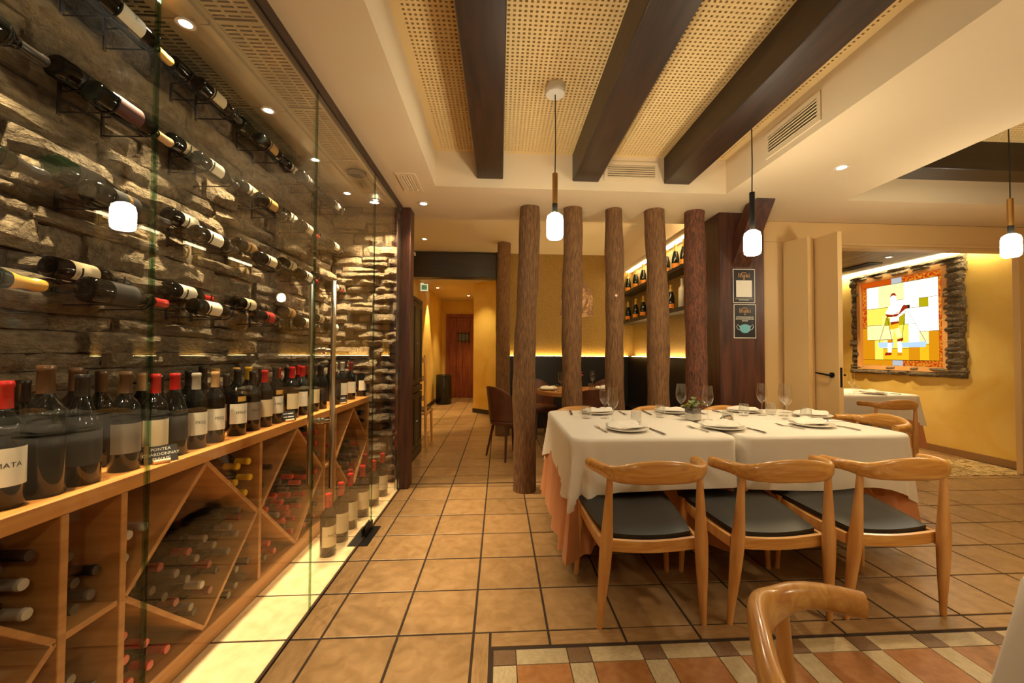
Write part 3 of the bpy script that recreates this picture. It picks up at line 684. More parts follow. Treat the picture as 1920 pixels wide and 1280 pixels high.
log(1.845, 3.735, ZC - .002, .103, .098, 'reddish tree trunk post beside the dark wooden pillar', M['bark_red'], 5, .0)
log(.057, 6.23, ZN - .002, .115, .100, 'thinner looking dark tree trunk post further back beside the hallway', M['bark'], 6, 0)

t = thing('wooden_pillar', 'massive dark wooden pillar with a diagonal brace at its top', 'pillar', (2.3, 3.86, 0))
MB().box(-.22, .225, -.15, .14, 0, ZC).build('pillar_boards', M['dark_wood_v'], t, bevel=.006)
O = Matrix.Translation((-2.3, -3.86, 0))
vs = [(3.715, 2.075), (3.715, 2.36), (3.50, ZC), (3.34, ZC)]
mb = MB().add([(2.21, a, b) for a, b in vs] + [(2.385, a, b) for a, b in vs], [(0, 1, 2, 3), (7, 6, 5, 4)] + [(i, 4 + i, 4 + (i + 1) % 4, (i + 1) % 4) for i in range(4)], O)
mb.build('diagonal_brace', M['dark_wood_v'], t, bevel=.005)
# posters on the pillar
M['poster'] = mat('poster_black', lin(26, 25, 26), .35); M['paper'] = mat('poster_white', lin(230, 222, 206), .5); M['copper_ink'] = mat('copper_ink', lin(206, 150, 96), .5); M['blue_ink'] = mat('mask_blue', lin(110, 176, 190), .6)
def poster(x0, x1, z0, z1, label, kind):
    t = thing('poster', label, 'poster', ((x0 + x1) / 2, 3.707, z0)); w2, h = (x1 - x0) / 2, z1 - z0
    MB().box(-w2, w2, -.003, 0, 0, h).build('white_border', M['paper'], t, smooth=False)
    f = MB().box(-w2 + .006, w2 - .006, -.0038, -.003, .006, h - .006).build('printed_sheet', M['poster'], t, smooth=False)
    def put(s, size, z, m, x=0):
        me = text_mesh(s, size); 
        if not me.materials: me.materials.append(m)
        obj('lettering', me, None, f, (x, -.0043, z))
    def lines(rows, m):
        r = random.Random(7); mb = MB()
        for z, w, hh in rows:
            x = -w
            while x < w - .004:
                l = min(r.uniform(.008, .026), w - x); mb.box(x, x + l - .003, -.0046, -.0039, z, z + hh); x += l
        mb.build('small_print', m, f, smooth=False)
    lines([(h - .038, .022, .006)], M['copper_ink']); put('Iñaki', .062, h - .062, M['copper_ink'])
    MB().lathe([(0, 0), (.007, 0)], 10, Matrix.Translation((0, -.0044, h - .095)) @ Matrix.Rotation(PI / 2, 4, 'X')).build('emblem', M['copper_ink'], f)
    if kind == 'qr':
        MB().box(-.077, .077, -.0046, -.0038, .055, .215).build('white_square', M['paper'], f, smooth=False)
        lines([(.036, .085, .004), (.026, .05, .004)], M['paper'])
    else:
        lines([(h - .125, .085, .007), (h - .143, .09, .007), (h - .161, .03, .007)], M['paper'])
        poly = [(-.055, .115), (-.03, .128), (0, .133), (.03, .128), (.055, .115), (.05, .075), (.03, .055), (0, .048), (-.03, .055), (-.05, .075)]
        MB().add([(a, -.0046, b) for a, b in poly], [tuple(range(10))]).build('printed_mask', M['blue_ink'], f, smooth=False)
        for sx in (-1, 1):
            MB().tube([(sx * .053, -.0046, .112), (sx * .075, -.0046, .13), (sx * .084, -.0046, .11), (sx * .07, -.0046, .085), (sx * .05, -.0046, .078)], .0022, 5).build('ear_loop', M['paper'], f)
poster(2.210, 2.426, 1.735, 2.058, 'upper black poster with copper name and white square on the pillar', 'qr')
poster(2.216, 2.434, 1.400, 1.722, 'lower black poster with a blue face mask on the pillar', 'mask')

# folding doors
def leaf(a, b, label, handle=False):
    a, b = Vector((*a, 0)), Vector((*b, 0)); L = (b - a).length; ang = math.atan2(b.y - a.y, b.x - a.x)
    t = thing('folding_door_leaf', label, 'door', tuple((a + b) / 2), (0, 0, ang)); h = L / 2
    MB().box(-h, h, -.022, .022, .01, 2.375).build('leaf_panel', M['cream_wood'], t, bevel=.003)
    MB().box(h, h + .006, -.024, .024, .01, 2.375).build('leaf_edge', M['cream_wood'], t, smooth=False)
    if handle:
        hd = MB().tube([(h - .06, -.022, 1.06), (h - .06, -.033, 1.06)], .024, 16).build('handle_rose', M['iron'], t)
        MB().tube([(h - .06, -.033, 1.06), (h - .06, -.06, 1.06), (h - .075, -.066, 1.061), (h - .19, -.066, 1.075)], [.009, .009, .009, .008], 10).build('handle_lever', M['iron'], hd)
        MB().box(h + .006, h + .0075, -.012, .012, .95, 1.13).build('lock_plate', M['iron'], t)
        MB().tube([(h - .06, .022, 1.06), (h - .06, .07, 1.06), (h - .02, .075, 1.06)], .008, 8).build('handle_lever_rear', M['iron'], t)
    return t
leaf((2.86, 3.895), (2.955, 3.70), 'narrow cream folding door leaf next to the dark pillar')
leaf((2.905, 3.915), (3.002, 3.715), 'cream folding door leaf folded behind the narrow one, only its edge showing')
leaf((3.055, 3.90), (3.10, 3.51), 'cream folding door leaf with a black lever handle', True)

# ================================================================== CHAIRS
def chair_parts():
    P = {}
    # rear legs (tapered both ways), origin on the floor between them; front is +Y
    for nm, s in (('l', -1), ('r', 1)):
        pts, rad = [], []
        for i in range(15):
            t = i / 14; z = t * .715
            pts.append((s * (.245 - .038 * t - .004 * math.sin(t * PI)), .0 - .012 * math.sin(t * PI) - .046 * t ** 1.5, z))
            rr = .0135 + .0165 * math.sin(min(1, t / .58) * PI / 2) ** 1.3 if t < .58 else .0300 - .0175 * ((t - .58) / .42) ** .8
            rad.append((rr * .92, rr))
        P['rear' + nm] = MB().tube(pts, rad, 12).mesh('rear_leg', angle=60)
        pts, rad = [], []
        for i in range(9):
            t = i / 8; pts.append((s * (.262 - .02 * t), .455 - .01 * t, .425 * t)); rad.append(.013 + .010 * t)
        P['front' + nm] = MB().tube(pts, rad, 12).mesh('front_leg', angle=60)
    # backrest: swept band, tips forward, belly in the middle
    pts, rad = [], []
    n = 36
    for i in range(n + 1):
        u = -1 + 2 * i / n; a = abs(u)
        x = .262 * math.copysign(math.sin(min(1, a * 1.0) * PI / 2) ** .92, u) if a > 0 else 0
        y = -.105 + .215 * max(0, (a - .10) / .90) ** 2.1
        hh = .0255 + .0290 * (.5 + .5 * math.cos(min(1, a / .80) * PI)) ** .9
        top = .784 - .043 * a ** 1.3 - .014 * math.exp(-((a - .5) / .2) ** 2) + .004 * max(0, (a - .8) / .2)
        th = .0180 + .007 * a
        pts.append((x, y, top - hh)); rad.append((th, hh))
    P['back'] = MB().tube(pts, rad, 16, up=(0, -.12, 1), sq=.8).mesh('backrest', angle=50)
    # seat pad
    nx, ny = 10, 10; vs, fs = [], []
    for lay in range(2):
        for j in range(ny + 1):
            for i in range(nx + 1):
                u, v = i / nx * 2 - 1, j / ny
                w = .210 + .050 * v - .012 * (1 - v) ** 6
                yy = .016 + .505 * v + (.012 * u * u * (1 - v)) - .016 * u * u * v ** 3
                e = max(abs(u) ** 8, (2 * v - 1) ** 8)
                z = .040 * v + (.378 if lay == 0 else .428 - .022 * e - .012 * (1 - u * u) * math.sin(v * PI) ** .5)
                k = .985 if lay == 0 else 1
                vs.append((u * w * k, yy, z + .012 * (u * u) * (1 - v)))
    W = nx + 1; n0 = W * (ny + 1)
    for j in range(ny):
        for i in range(nx):
            q = j * W + i
            fs.append((q, q + W, q + W + 1, q + 1)); fs.append((n0 + q, n0 + q + 1, n0 + q + W + 1, n0 + q + W))
    ringi = [i for i in range(nx)] + [j * W + nx for j in range(ny)] + [ny * W + i for i in range(nx, 0, -1)] + [j * W for j in range(ny, 0, -1)]
    for q in range(len(ringi)):
        a, b = ringi[q], ringi[(q + 1) % len(ringi)]; fs.append((a, b, n0 + b, n0 + a))
    P['seat'] = MB().add(vs, fs).mesh('seat_pad', angle=60)
    # rails
    pts = [(-.222 + .444 * i / 10, .004, .376 - .016 * math.sin(i / 10 * PI)) for i in range(11)]
    P['railb'] = MB().tube(pts, [(.012, .030)] * 11, 8, sq=.45).mesh('seat_rail', angle=40)
    pts = [(-.24 + .48 * i / 6, .455, .392) for i in range(7)]
    P['railf'] = MB().tube(pts, [(.012, .028)] * 7, 8, sq=.45).mesh('seat_rail_front', angle=40)
    for nm, s in (('l', -1), ('r', 1)):
        pts = [(s * (.224 + .02 * i / 6), .01 + .44 * i / 6, .372 + .020 * (i / 6) - .012 * math.sin(i / 6 * PI)) for i in range(7)]
        P['rail' + nm] = MB().tube(pts, [(.012, .028)] * 7, 8, sq=.45).mesh('side_rail', angle=40)
    for k, me in P.items(): me.materials.append(M['seat'] if k == 'seat' else (M['chair_wood'] if k in ('back', 'railb', 'railf') else M['chair_leg']))
    return P
CP = chair_parts()
def elbow_chair(x, y, rz, label, group=None):
    t = thing('dining_chair', label, 'chair', (x, y, 0), (0, 0, rz), group)
    sub('backrest', CP['back'], t); sub('seat', CP['seat'], t)
    for k in ('rearl', 'rearr', 'frontl', 'frontr'): sub('leg', CP[k], t)
    for k in ('railb', 'railf', 'raill', 'railr'): sub('seat_rail', CP[k], t)
    return t
G = 'ash dining chairs with black seats'
elbow_chair(.705, 1.848, 0.0, 'left of three ash chairs on the near side of the long table', G)
elbow_chair(1.315, 1.845, 0.01, 'middle of three ash chairs on the near side of the long table', G)
elbow_chair(1.890, 1.850, 0, 'right of three ash chairs on the near side of the long table', G)
elbow_chair(.70, 3.475, PI, 'ash chair across the long table, nearest the left trunk', G)
elbow_chair(1.37, 3.470, PI, 'ash chair across the long table, behind the small plant', G)
elbow_chair(2.03, 3.475, PI, 'ash chair across the long table, in front of the dark pillar', G)
elbow_chair(2.93, 3.0, PI / 2, 'ash chair at the right end of the long table', G)
elbow_chair(4.17, 4.08, -.05, 'ash chair at the table in the back room below the stained glass', G)
elbow_chair(.555, .64, -2.04, 'ash chair in the foreground at the bottom edge', G)
elbow_chair(4.55, 5.70, PI, 'ash chair on the far side of the back room table', G)

# ================================================================== TABLES AND CLOTHS
def cloth(name, label, cx, cy, w, d, z, drop, m, rot=0., amp=.012, nf=9, corner=.10, cflare=.07, flare=.02, seed=1, levels=12, rim=.022, group=None, cm=(1, 1, 1, 1), flat=(), tuck={}, short={}, fall=.11):
    r = random.Random(seed); per = 2 * (w + d); N = 220
    ph = [(r.uniform(0, 6.28), r.uniform(.6, 1.4)) for _ in range(4)]
    def at(s):
        s %= per
        if s < w: return (-w / 2 + s, -d / 2), (0, -1)
        s -= w
        if s < d: return (w / 2, -d / 2 + s), (1, 0)
        s -= d
        if s < w: return (w / 2 - s, d / 2), (0, 1)
        s -= w
        return (-w / 2, d / 2 - s), (-1, 0)
    cs = [0, w, w + d, 2 * w + d, per]
    vs, fs = [], []
    for k in range(levels + 3):
        for i in range(N):
            s = per * i / N; (x, y), (nx, ny) = at(s)
            side = 0 if ny < 0 else (1 if nx > 0 else (2 if ny > 0 else 3))
            ci = min(range(5), key=lambda q: abs(s - cs[q])); cmul = cm[ci % 4]
            dc = min(abs(s - c) for c in cs); g = math.exp(-(dc / .10) ** 2); c = min(cs, key=lambda q: abs(s - q))
            sgx = 1 if x > 0 else -1; sgy = 1 if y > 0 else -1
            mixn = Vector((nx, ny, 0)) * (1 - .75 * g) + Vector((sgx, sgy, 0)).normalized() * .75 * g; mixn.normalize()
            # keep corners rounded
            cut = .018 * math.exp(-(dc / .03) ** 2); x -= sgx * cut; y -= sgy * cut
            if k < 3:
                a = (k / 2) * PI / 2; vs.append((x + mixn.x * rim * (math.sin(a) - 1) + mixn.x * rim * 0, y + mixn.y * rim * (math.sin(a) - 1), z - rim * (1 - math.cos(a)))); continue
            t = (k - 2) / levels
            f = math.sin(s / per * 2 * PI * nf + ph[0][0]) * .6 + math.sin(s / per * 2 * PI * nf * 1.7 + ph[1][0]) * .4
            fc = math.cos(dc / .055 * PI) * math.exp(-(dc / .16) ** 2)
            out = (flare * t + amp * f * t ** .8) * (0 if side in flat else 1) + cflare * t ** 1.1 * fc * cmul
            tk = tuck.get(side, 0)
            if tk: out -= tk * min(1, t * 2.4) * (1 - math.exp(-(dc / fall) ** 2 * (1 if cmul else 9)))
            dr = (drop - rim) * (short.get(side, 1) if dc > .01 else 1) + cmul * corner * math.exp(-(dc / .13) ** 1.5) + .006 * math.sin(s * 7 + ph[2][0])
            vs.append((x + mixn.x * out, y + mixn.y * out, z - rim - dr * t))
    for k in range(levels + 2):
        for i in range(N): fs.append((k * N + i, (k + 1) * N + i, (k + 1) * N + (i + 1) % N, k * N + (i + 1) % N))
    fs.append(tuple(range(N)))
    o = MB().add(vs, fs).build(name, m, None, angle=70); o.location = (cx, cy, 0); o.rotation_euler = (0, 0, rot)
    return tag(o, label, 'tablecloth', group)
def table(label, cx, cy, w, d, z, rot=0.):
    t = thing('dining_table', label, 'table', (cx, cy, 0), (0, 0, rot))
    MB().box(-w / 2, w / 2, -d / 2, d / 2, z - .03, z).build('tabletop', M['oak_y'], t, bevel=.003)
    MB().lathe([(0, 0), (.22, 0), (.22, .012), (.045, .03), (.035, .06), (.035, z - .03), (0, z - .03)], 20).build('pedestal', M['iron'], t, angle=40)
    return t
TZ = .77
T1 = (.895, 2.835, .985, 1.135, .0); T2 = (1.952, 2.855, 1.09, 1.12, .02)
table('left one of two joined tables, hidden under white and peach cloths', T1[0], T1[1], .94, 1.09, TZ - .012)
table('right one of two joined tables, hidden under white and peach cloths', T2[0], T2[1], 1.05, 1.07, TZ - .012, .02)
cloth('underskirt', 'peach undercloth reaching almost to the floor beneath the left white tablecloth', T1[0], T1[1], .96, 1.11, TZ - .006, .66, M['peach'], 0, .022, 11, .0, .055, .05, 4, group='peach undercloths', cm=(1, 0, 0, 1), flat=(1,), tuck={0: .2}, short={2: .42})
cloth('underskirt', 'peach undercloth beneath the right white tablecloth', T2[0], T2[1], 1.065, 1.095, TZ - .006, .56, M['peach'], .02, .022, 11, .06, .055, .04, 8, group='peach undercloths', cm=(0, 1, 1, 0), flat=(3,), tuck={0: .2, 1: .12}, short={2: .42}, fall=.19)
cloth('tablecloth', 'white tablecloth on the left half of the long table with a pointed hanging corner', T1[0], T1[1], T1[2], T1[3], TZ, .29, M['cloth'], 0, .006, 7, .12, .06, .015, 2, cm=(1, 0, 0, 1), flat=(1,), group='white tablecloths of the long table')
cloth('tablecloth', 'white tablecloth on the right half of the long table', T2[0], T2[1], T2[2], T2[3], TZ, .31, M['cloth'], .02, .010, 7, .10, .02, .015, 5, cm=(0, 1, 1, 0), flat=(3,), group='white tablecloths of the long table')
table('table in the back room under a white cloth', 4.27, 4.98, 1.45, .85, TZ - .012)
cloth('underskirt', 'brown undercloth of the back room table', 4.27, 4.98, 1.47, .87, TZ - .006, .62, M['peach'], 0, .02, 9, 0, .05, .04, 14)
cloth('tablecloth', 'white tablecloth on the back room table below the stained glass', 4.27, 4.98, 1.50, .90, TZ, .27, M['cloth'], 0, .006, 7, .10, .05, .012, 15)
table('table at the right foreground edge under a pale cloth', 1.80, .28, 1.2, 1.0, TZ - .012)
cloth('tablecloth', 'pale tablecloth falling at the right foreground edge', 1.77, .30, 1.3, 1.10, TZ, .60, M['cloth'], 0, .012, 8, .1, .08, .07, 21)
# ================================================================== TABLEWARE
def wineglass_mesh():
    p = [(0, .0015), (.030, .0015), (.0345, .003), (.030, .005), (.012, .008), (.0045, .014), (.0038, .05), (.0040, .095), (.007, .102), (.018, .112), (.030, .130), (.0375, .152), (.0385, .168), (.0360, .195), (.0310, .235), (.0290, .250)]
    return MB().lathe(p, 28).mesh('wine_glass', angle=60)
def tumbler_mesh():
    o = [(0, .001), (.030, .001), (.0345, .006), (.0375, .03), (.0370, .05), (.0320, .092), (.0308, .092), (.0352, .05), (.0355, .03), (.0325, .016), (0, .014)]
    return MB().lathe(o, 28).mesh('tumbler', angle=50)
GLM, TUM = wineglass_mesh(), tumbler_mesh()
PLM = MB().lathe([(0, .006), (.07, .006), (.085, .010), (.130, .018), (.132, .020), (.128, .022), (.086, .014), (.07, .010), (0, .010)][::-1] + [(0, .010)], 40).mesh('plate', angle=60)
_b = MB().lathe([(0, .009), (.068, .009), (.086, .013), (.130, .0205), (.133, .0195), (.131, .0165), (.085, .004), (.065, .0), (0, 0)], 40).mesh('plate', angle=60)
PLM = _b
def napkin_mesh(seed):
    r = random.Random(seed); nx, ny = 22, 16; vs, fs = [], []
    ph = [r.uniform(0, 6.28) for _ in range(4)]; sk = r.uniform(-.25, .25)
    for side in (0, 1):
        for j in range(ny + 1):
            for i in range(nx + 1):
                u, v = i / nx * 2 - 1, j / ny * 2 - 1
                wid = .068 * (1 - .22 * u + .05 * math.sin(u * 4 + ph[0]))
                x, y = u * .108 + .012 * math.sin(v * 3 + ph[1]), v * wid + sk * u * .06
                e = max(abs(u), abs(v)) ** 5
                fold = (.016 if v > .15 + .25 * u else .006) + (.010 if v > .55 - .2 * u else 0)
                z = .002 + (fold + .006 * math.sin(u * 5 + v * 3 + ph[2]) + .004 * math.sin(v * 9 - u * 4 + ph[3])) * (1 if side else 0) * (1 - .75 * e) + (.004 if side else 0)
                vs.append((x, y, max(z, .002)))
    W = nx + 1; n0 = W * (ny + 1)
    for j in range(ny):
        for i in range(nx):
            q = j * W + i; fs.append((q, q + W, q + W + 1, q + 1)); fs.append((n0 + q, n0 + q + 1, n0 + q + W + 1, n0 + q + W))
    rg = [i for i in range(nx)] + [j * W + nx for j in range(ny)] + [ny * W + i for i in range(nx, 0, -1)] + [j * W for j in range(ny, 0, -1)]
    for q in range(len(rg)): fs.append((rg[q], rg[(q + 1) % len(rg)], n0 + rg[(q + 1) % len(rg)], n0 + rg[q]))
    return MB().add(vs, fs).mesh('napkin', angle=70)
NAPM = [napkin_mesh(s) for s in range(4)]
def fork_mesh():
    mb = MB()
    mb.tube([(0, -.10, .004), (0, -.05, .005), (0, .0, .006), (0, .035, .005)], [(.0065, .002), (.0055, .002), (.003, .002), (.004, .0018)], 8)
    mb.tube([(0, .03, .005), (0, .045, .0035), (0, .058, .004)], [(.004, .0012), (.0115, .0012), (.0125, .0012)], 8)
    for k in range(4): mb.tube([(-.0105 + .007 * k, .055, .004), (-.0105 + .007 * k, .08, .006), (-.010 + .0067 * k, .102, .010)], [(.0021, .0012), (.0019, .0011), (.0008, .0008)], 6)
    return mb.mesh('fork')
def knife_mesh():
    mb = MB(); mb.tube([(0, -.11, .005), (0, -.06, .0055), (0, .0, .005)], [(.0085, .004), (.0075, .004), (.006, .0035)], 8)
    poly = [(-.006, 0), (.006, 0), (.010, .04), (.010, .09), (.004, .118), (-.004, .108), (-.006, .06)]
    mb.prism(poly, .003, .0045); return mb.mesh('knife')
FKM, KNM = fork_mesh(), knife_mesh()
def put(name, me, m, label, cat, x, y, z=TZ, rz=0., grp=None, rot=None):
    o = obj(name, me, m, None, (x, y, z), rot or (0, 0, rz)); return tag(o, label, cat, grp)
WG = [(.775, 2.95, 'rear one of the two wine glasses at the left end'), (.765, 2.70, 'front one of the two wine glasses at the left end'), (1.385, 3.02, 'wine glass just left of the small plant'), (1.50, 2.84, 'wine glass just right of the small plant'), (2.045, 3.05, 'wine glass in front of the cream door jamb'), (2.115, 2.87, 'front one of two overlapping wine glasses by the folding doors'), (2.20, 3.02, 'rear one of two overlapping wine glasses by the folding doors')]
for x, y, l in WG: put('wine_glass', GLM, M['crystal'], 'empty ' + l, 'wine glass', x, y, TZ + .0015, grp='wine glasses on the long table')
TU = [(.645, 2.97, 'leftmost water tumbler on the table'), (.925, 2.70, 'water tumbler behind the left front plate'), (1.215, 3.0, 'water tumbler behind, left of the plant vase'), (1.555, 2.68, 'water tumbler behind the middle front plate'), (1.90, 3.05, 'water tumbler near the far edge, left of the pillar glass'), (2.16, 3.11, 'water tumbler behind the overlapping wine glasses'), (2.20, 2.79, 'water tumbler behind the right front plate')]
for x, y, l in TU: put('water_tumbler', TUM, M['crystal_thick'], 'clear ' + l, 'tumbler', x, y, TZ + .0015, grp='tumblers on the long table')
PLS = [(.80, 2.50, 'left front place', 0), (1.435, 2.525, 'middle front place', 1), (2.09, 2.60, 'right front place', 2), (.78, 3.20, 'left rear place', 3), (1.40, 3.22, 'middle rear place behind the vase', 0), (2.02, 3.24, 'right rear place', 1), (2.40, 2.98, 'right end place', 2)]
for k, (x, y, l, s) in enumerate(PLS):
    put('plate', PLM, M['china'], 'white china plate at the ' + l, 'plate', x, y, TZ + .001, grp='plates on the long table')
    put('napkin', NAPM[s], M['cloth'], 'folded white napkin on the plate at the ' + l, 'napkin', x - .005, y + .01, TZ + .0215, RND.uniform(-.6, .3) + (PI if k in (3, 4, 5) else 0), 'napkins on the long table')
FK = [(.640, 2.52, .12, 'fork left of the left front plate'), (1.255, 2.50, .2, 'fork left of the middle front plate'), (1.905, 2.56, .3, 'fork left of the right front plate'), (.985, 3.19, PI, 'fork by the left rear plate'), (1.62, 3.2, PI + .1, 'fork by the middle rear plate'), (2.39, 2.78, PI / 2, 'fork by the right end plate')]
for x, y, a, l in FK: put('fork', FKM, M['steel'], 'steel ' + l, 'fork', x, y, TZ + .0015, a, 'cutlery on the long table')
KN = [(.965, 2.45, .1, 'knife right of the left front plate'), (1.60, 2.47, .05, 'knife right of the middle front plate'), (2.255, 2.53, .08, 'knife right of the right front plate'), (.575, 3.22, PI - .1, 'knife at the far left corner'), (1.19, 3.21, PI, 'knife left of the middle rear plate'), (1.80, 3.2, PI + .1, 'knife left of the right rear plate'), (2.40, 3.18, PI / 2, 'knife behind the right end plate')]
for x, y, a, l in KN: put('knife', KNM, M['steel'], 'steel ' + l, 'knife', x, y, TZ + .0015, a, 'cutlery on the long table')
# plant in a glass cube
M['leaf'] = mat('eucalyptus_leaf', lin(96, 112, 66), .5, col2=lin(128, 138, 78), scale=(20, 20, 20), rand=.15); M['leaf_y'] = mat('yellow_leaf', lin(196, 182, 70), .5, rand=.1); M['soil'] = mat('dark_soil', lin(60, 46, 34), .9, bump=((60, 60, 60), 1, .01)); M['sand'] = mat('white_sand', lin(222, 214, 196), .9)
t = thing('plant_vase', 'square glass vase with sand, soil and a small leafy plant', 'plant', (1.40, 2.86, TZ + .0015), .25)
MB().box(-.042, .042, -.042, .042, 0, .088).box(-.039, .039, -.039, .039, .004, .089).build('glass_cube', M['crystal'], t, smooth=False)
MB().box(-.0385, .0385, -.0385, .0385, .004, .05).build('sand_fill', M['sand'], t, smooth=False); MB().box(-.038, .038, -.038, .038, .051, .076).build('soil', M['soil'], t, smooth=False)
lm = MB().add([(0, 0, 0), (.010, .006, .003), (.012, .018, .002), (.006, .029, 0), (0, .033, -.003), (-.006, .029, 0), (-.012, .018, .002), (-.010, .006, .003), (0, .016, -.002)], [(0, 1, 8), (1, 2, 8), (2, 3, 8), (3, 4, 8), (4, 5, 8), (5, 6, 8), (6, 7, 8), (7, 0, 8)]).mesh('leaf', angle=80)
lmy = lm.copy(); r = random.Random(5)
for q in range(5):
    a = q * 1.35; tip = Vector((.045 * math.cos(a) * (.4 if q == 0 else 1.3), .045 * math.sin(a) * (.4 if q == 0 else 1.3), .15 if q == 0 else .105 + r.uniform(0, .02)))
    b = Vector((.012 * math.cos(a), .012 * math.sin(a), .07)); st = MB().tube([b, (b + tip) / 2 + Vector((0, 0, .012)), tip], [.0018, .0015, .001], 5).build('stem', M['leaf'], t)
    for k in range(7):
        f = .25 + .75 * k / 6; p = b.lerp(tip, f) + Vector((0, 0, .02 * math.sin(f * PI)))
        yel = q in (1, 2) and k > 2
        obj('leaf', lmy if yel else lm, M['leaf_y'] if yel else M['leaf'], st, p, (r.uniform(-.5, .9), r.uniform(-.5, .5), r.uniform(0, 6.28)), (r.uniform(.8, 1.25),) * 3)
t = thing('table_sign', 'small dark tent sign lying between glasses on the table', 'sign', (1.645, 2.85, TZ + .0015), .4)
MB().add([(-.045, -.03, 0), (.045, -.03, 0), (.045, 0, .035), (-.045, 0, .035), (-.045, .03, 0), (.045, .03, 0)], [(0, 1, 2, 3), (3, 2, 5, 4)]).build('folded_card', M['black'], t, smooth=False)
MB().add([(-.03, -.0205, .012), (.03, -.0205, .012), (.03, -.0085, .026), (-.03, -.0085, .026)], [(0, 1, 2, 3)]).build('pale_print', M['cap_tan'], t, smooth=False)
# back room table setting
put('wine_glass', GLM, M['crystal'], 'empty wine glass on the back room table', 'wine glass', 4.29, 4.70, TZ + .0015); put('water_tumbler', TUM, M['crystal_thick'], 'clear tumbler beside the wine glass on the back room table', 'tumbler', 4.24, 4.84, TZ + .0015)
put('water_tumbler', TUM, M['crystal_thick'], 'clear tumbler behind the napkin on the back room table', 'tumbler', 4.42, 4.78, TZ + .0015); put('plate', PLM, M['china'], 'white plate on the back room table', 'plate', 4.55, 4.68, TZ + .001); put('napkin', NAPM[1], M['cloth'], 'folded white napkin on the back room plate', 'napkin', 4.55, 4.69, TZ + .0215, .2); put('knife', KNM, M['steel'], 'steel knife on the back room table', 'knife', 4.76, 4.67, TZ + .0015, .2)

# ================================================================== PENDANTS AND CEILING FITTINGS
def pendant(x, y, ztop, zb, body, label, split=True, canopy=True):
    t = thing('pendant_lamp', label, 'lamp', (x, y, zb), group='pendant lamps')
    if canopy: MB().lathe([(0, 0), (.058, 0), (.060, -.004), (.060, -.052), (.056, -.056), (0, -.056)], 32, Matrix.Translation((0, 0, ztop - zb))).build('ceiling_canopy', M['white_metal'], t, angle=45)
    MB().tube([(0, 0, .40), (.003, 0, .6), (0, 0, ztop - zb - .05)], .0035, 6).build('cord', M['blackm'], t)
    MB().lathe([(0, .40), (.0165, .40), (.0165, .215), (0, .215)], 20).build('metal_tube', M[body], t, angle=45)
    MB().lathe([(0, .2149), (.0165, .2149), (.0165, .155), (0, .155)], 20).build('socket_sleeve', M['iron'], t, angle=45)
    MB().lathe([(0, 0), (.036, 0), (.047, .010), (.050, .03), (.050, .115), (.044, .140), (.024, .156), (0, .156)], 24).build('glass_shade', M['bulb'], t, angle=60)
    return t
pendant(.333, 2.43, ZP, 1.945, 'brass', 'pendant lamp with a brass tube at the left of the long table')
pendant(1.604, 2.47, ZP, 1.88, 'iron', 'pendant lamp with a black tube in front of the dark pillar')
pendant(3.49, 2.55, ZP, 1.92, 'brass', 'pendant lamp with a brass tube at the right edge of the view')
pendant(2.1, .1, ZC, 1.95, 'brass', 'pendant lamp over the foreground table, outside the view', True)
pendant(-.0, -.6, ZP, 1.95, 'brass', 'pendant lamp behind the camera on the left, outside the view')
def vent(label, w, h, loc, rot, n, vert=False):
    t = thing('air_vent', label, 'vent', loc, rot)     # local: face -Y, width X, height Z
    b = .028
    MB().box(-w / 2, w / 2, -.008, 0, -h / 2, -h / 2 + b).box(-w / 2, w / 2, -.008, 0, h / 2 - b, h / 2).box(-w / 2, -w / 2 + b, -.008, 0, -h / 2 + b, h / 2 - b).box(w / 2 - b, w / 2, -.008, 0, -h / 2 + b, h / 2 - b).build('frame', M['plaster'], t, smooth=False)
    MB().box(-w / 2 + b, w / 2 - b, -.001, 0, -h / 2 + b, h / 2 - b).build('dark_duct', M['void'], t, smooth=False)
    for k in range(n):
        if vert:
            x = -w / 2 + b + (w - 2 * b) * (k + .5) / n; MB().box(-.0075, .0075, -.0022, .0022, -h / 2 + b, h / 2 - b, Matrix.Translation((x, -.005, 0)) @ Matrix.Rotation(.5, 4, 'Z')).build('louvre', M['plaster'], t, smooth=False)
        else:
            z = -h / 2 + b + (h - 2 * b) * (k + .5) / n; MB().box(-w / 2 + b, w / 2 - b, -.0022, .0022, -.0075, .0075, Matrix.Translation((0, -.005, z)) @ Matrix.Rotation(-.5, 4, 'X')).build('louvre', M['plaster'], t, smooth=False)
    return t
vent('wide air vent on the coffer end between two dark beams', .46, .165, (1.09, 3.284, 2.765), (0, 0, 0), 6)
vent('long air vent on the right side of the coffer', .50, .18, (1.908, 2.52, 2.735), (0, 0, -PI / 2), 6)
vent('air vent in the low ceiling beside the wine cellar', .34, .15, (-.715, 3.225, ZC - .0005), (PI / 2, 0, PI / 2 ), 5)
downlight(-.692, 3.674, ZC, 'small downlight in the low ceiling beside the wooden post', 14)
downlight(2.456, 2.748, ZC, 'small downlight in the low ceiling between the two recesses', 30)
downlight(-1.122, 6.063, ZN, 'small starry downlight in the raised ceiling before the hallway', 22)
for k, (x, y, p) in enumerate([(-.70, .9, 5), (-.70, -1.0, 12), (2.45, .6, 30), (2.45, -1.2, 30), (4.3, .8, 30)]):  # unseen downlights, added as general fill for the room
    downlight(x, y, ZC, 'unseen fill downlight %s' % ['in the strip beside the cellar, above the camera', 'beside the cellar, behind the camera', 'over the foreground table', 'far behind the foreground table', 'at the right, behind the view'][k], p)
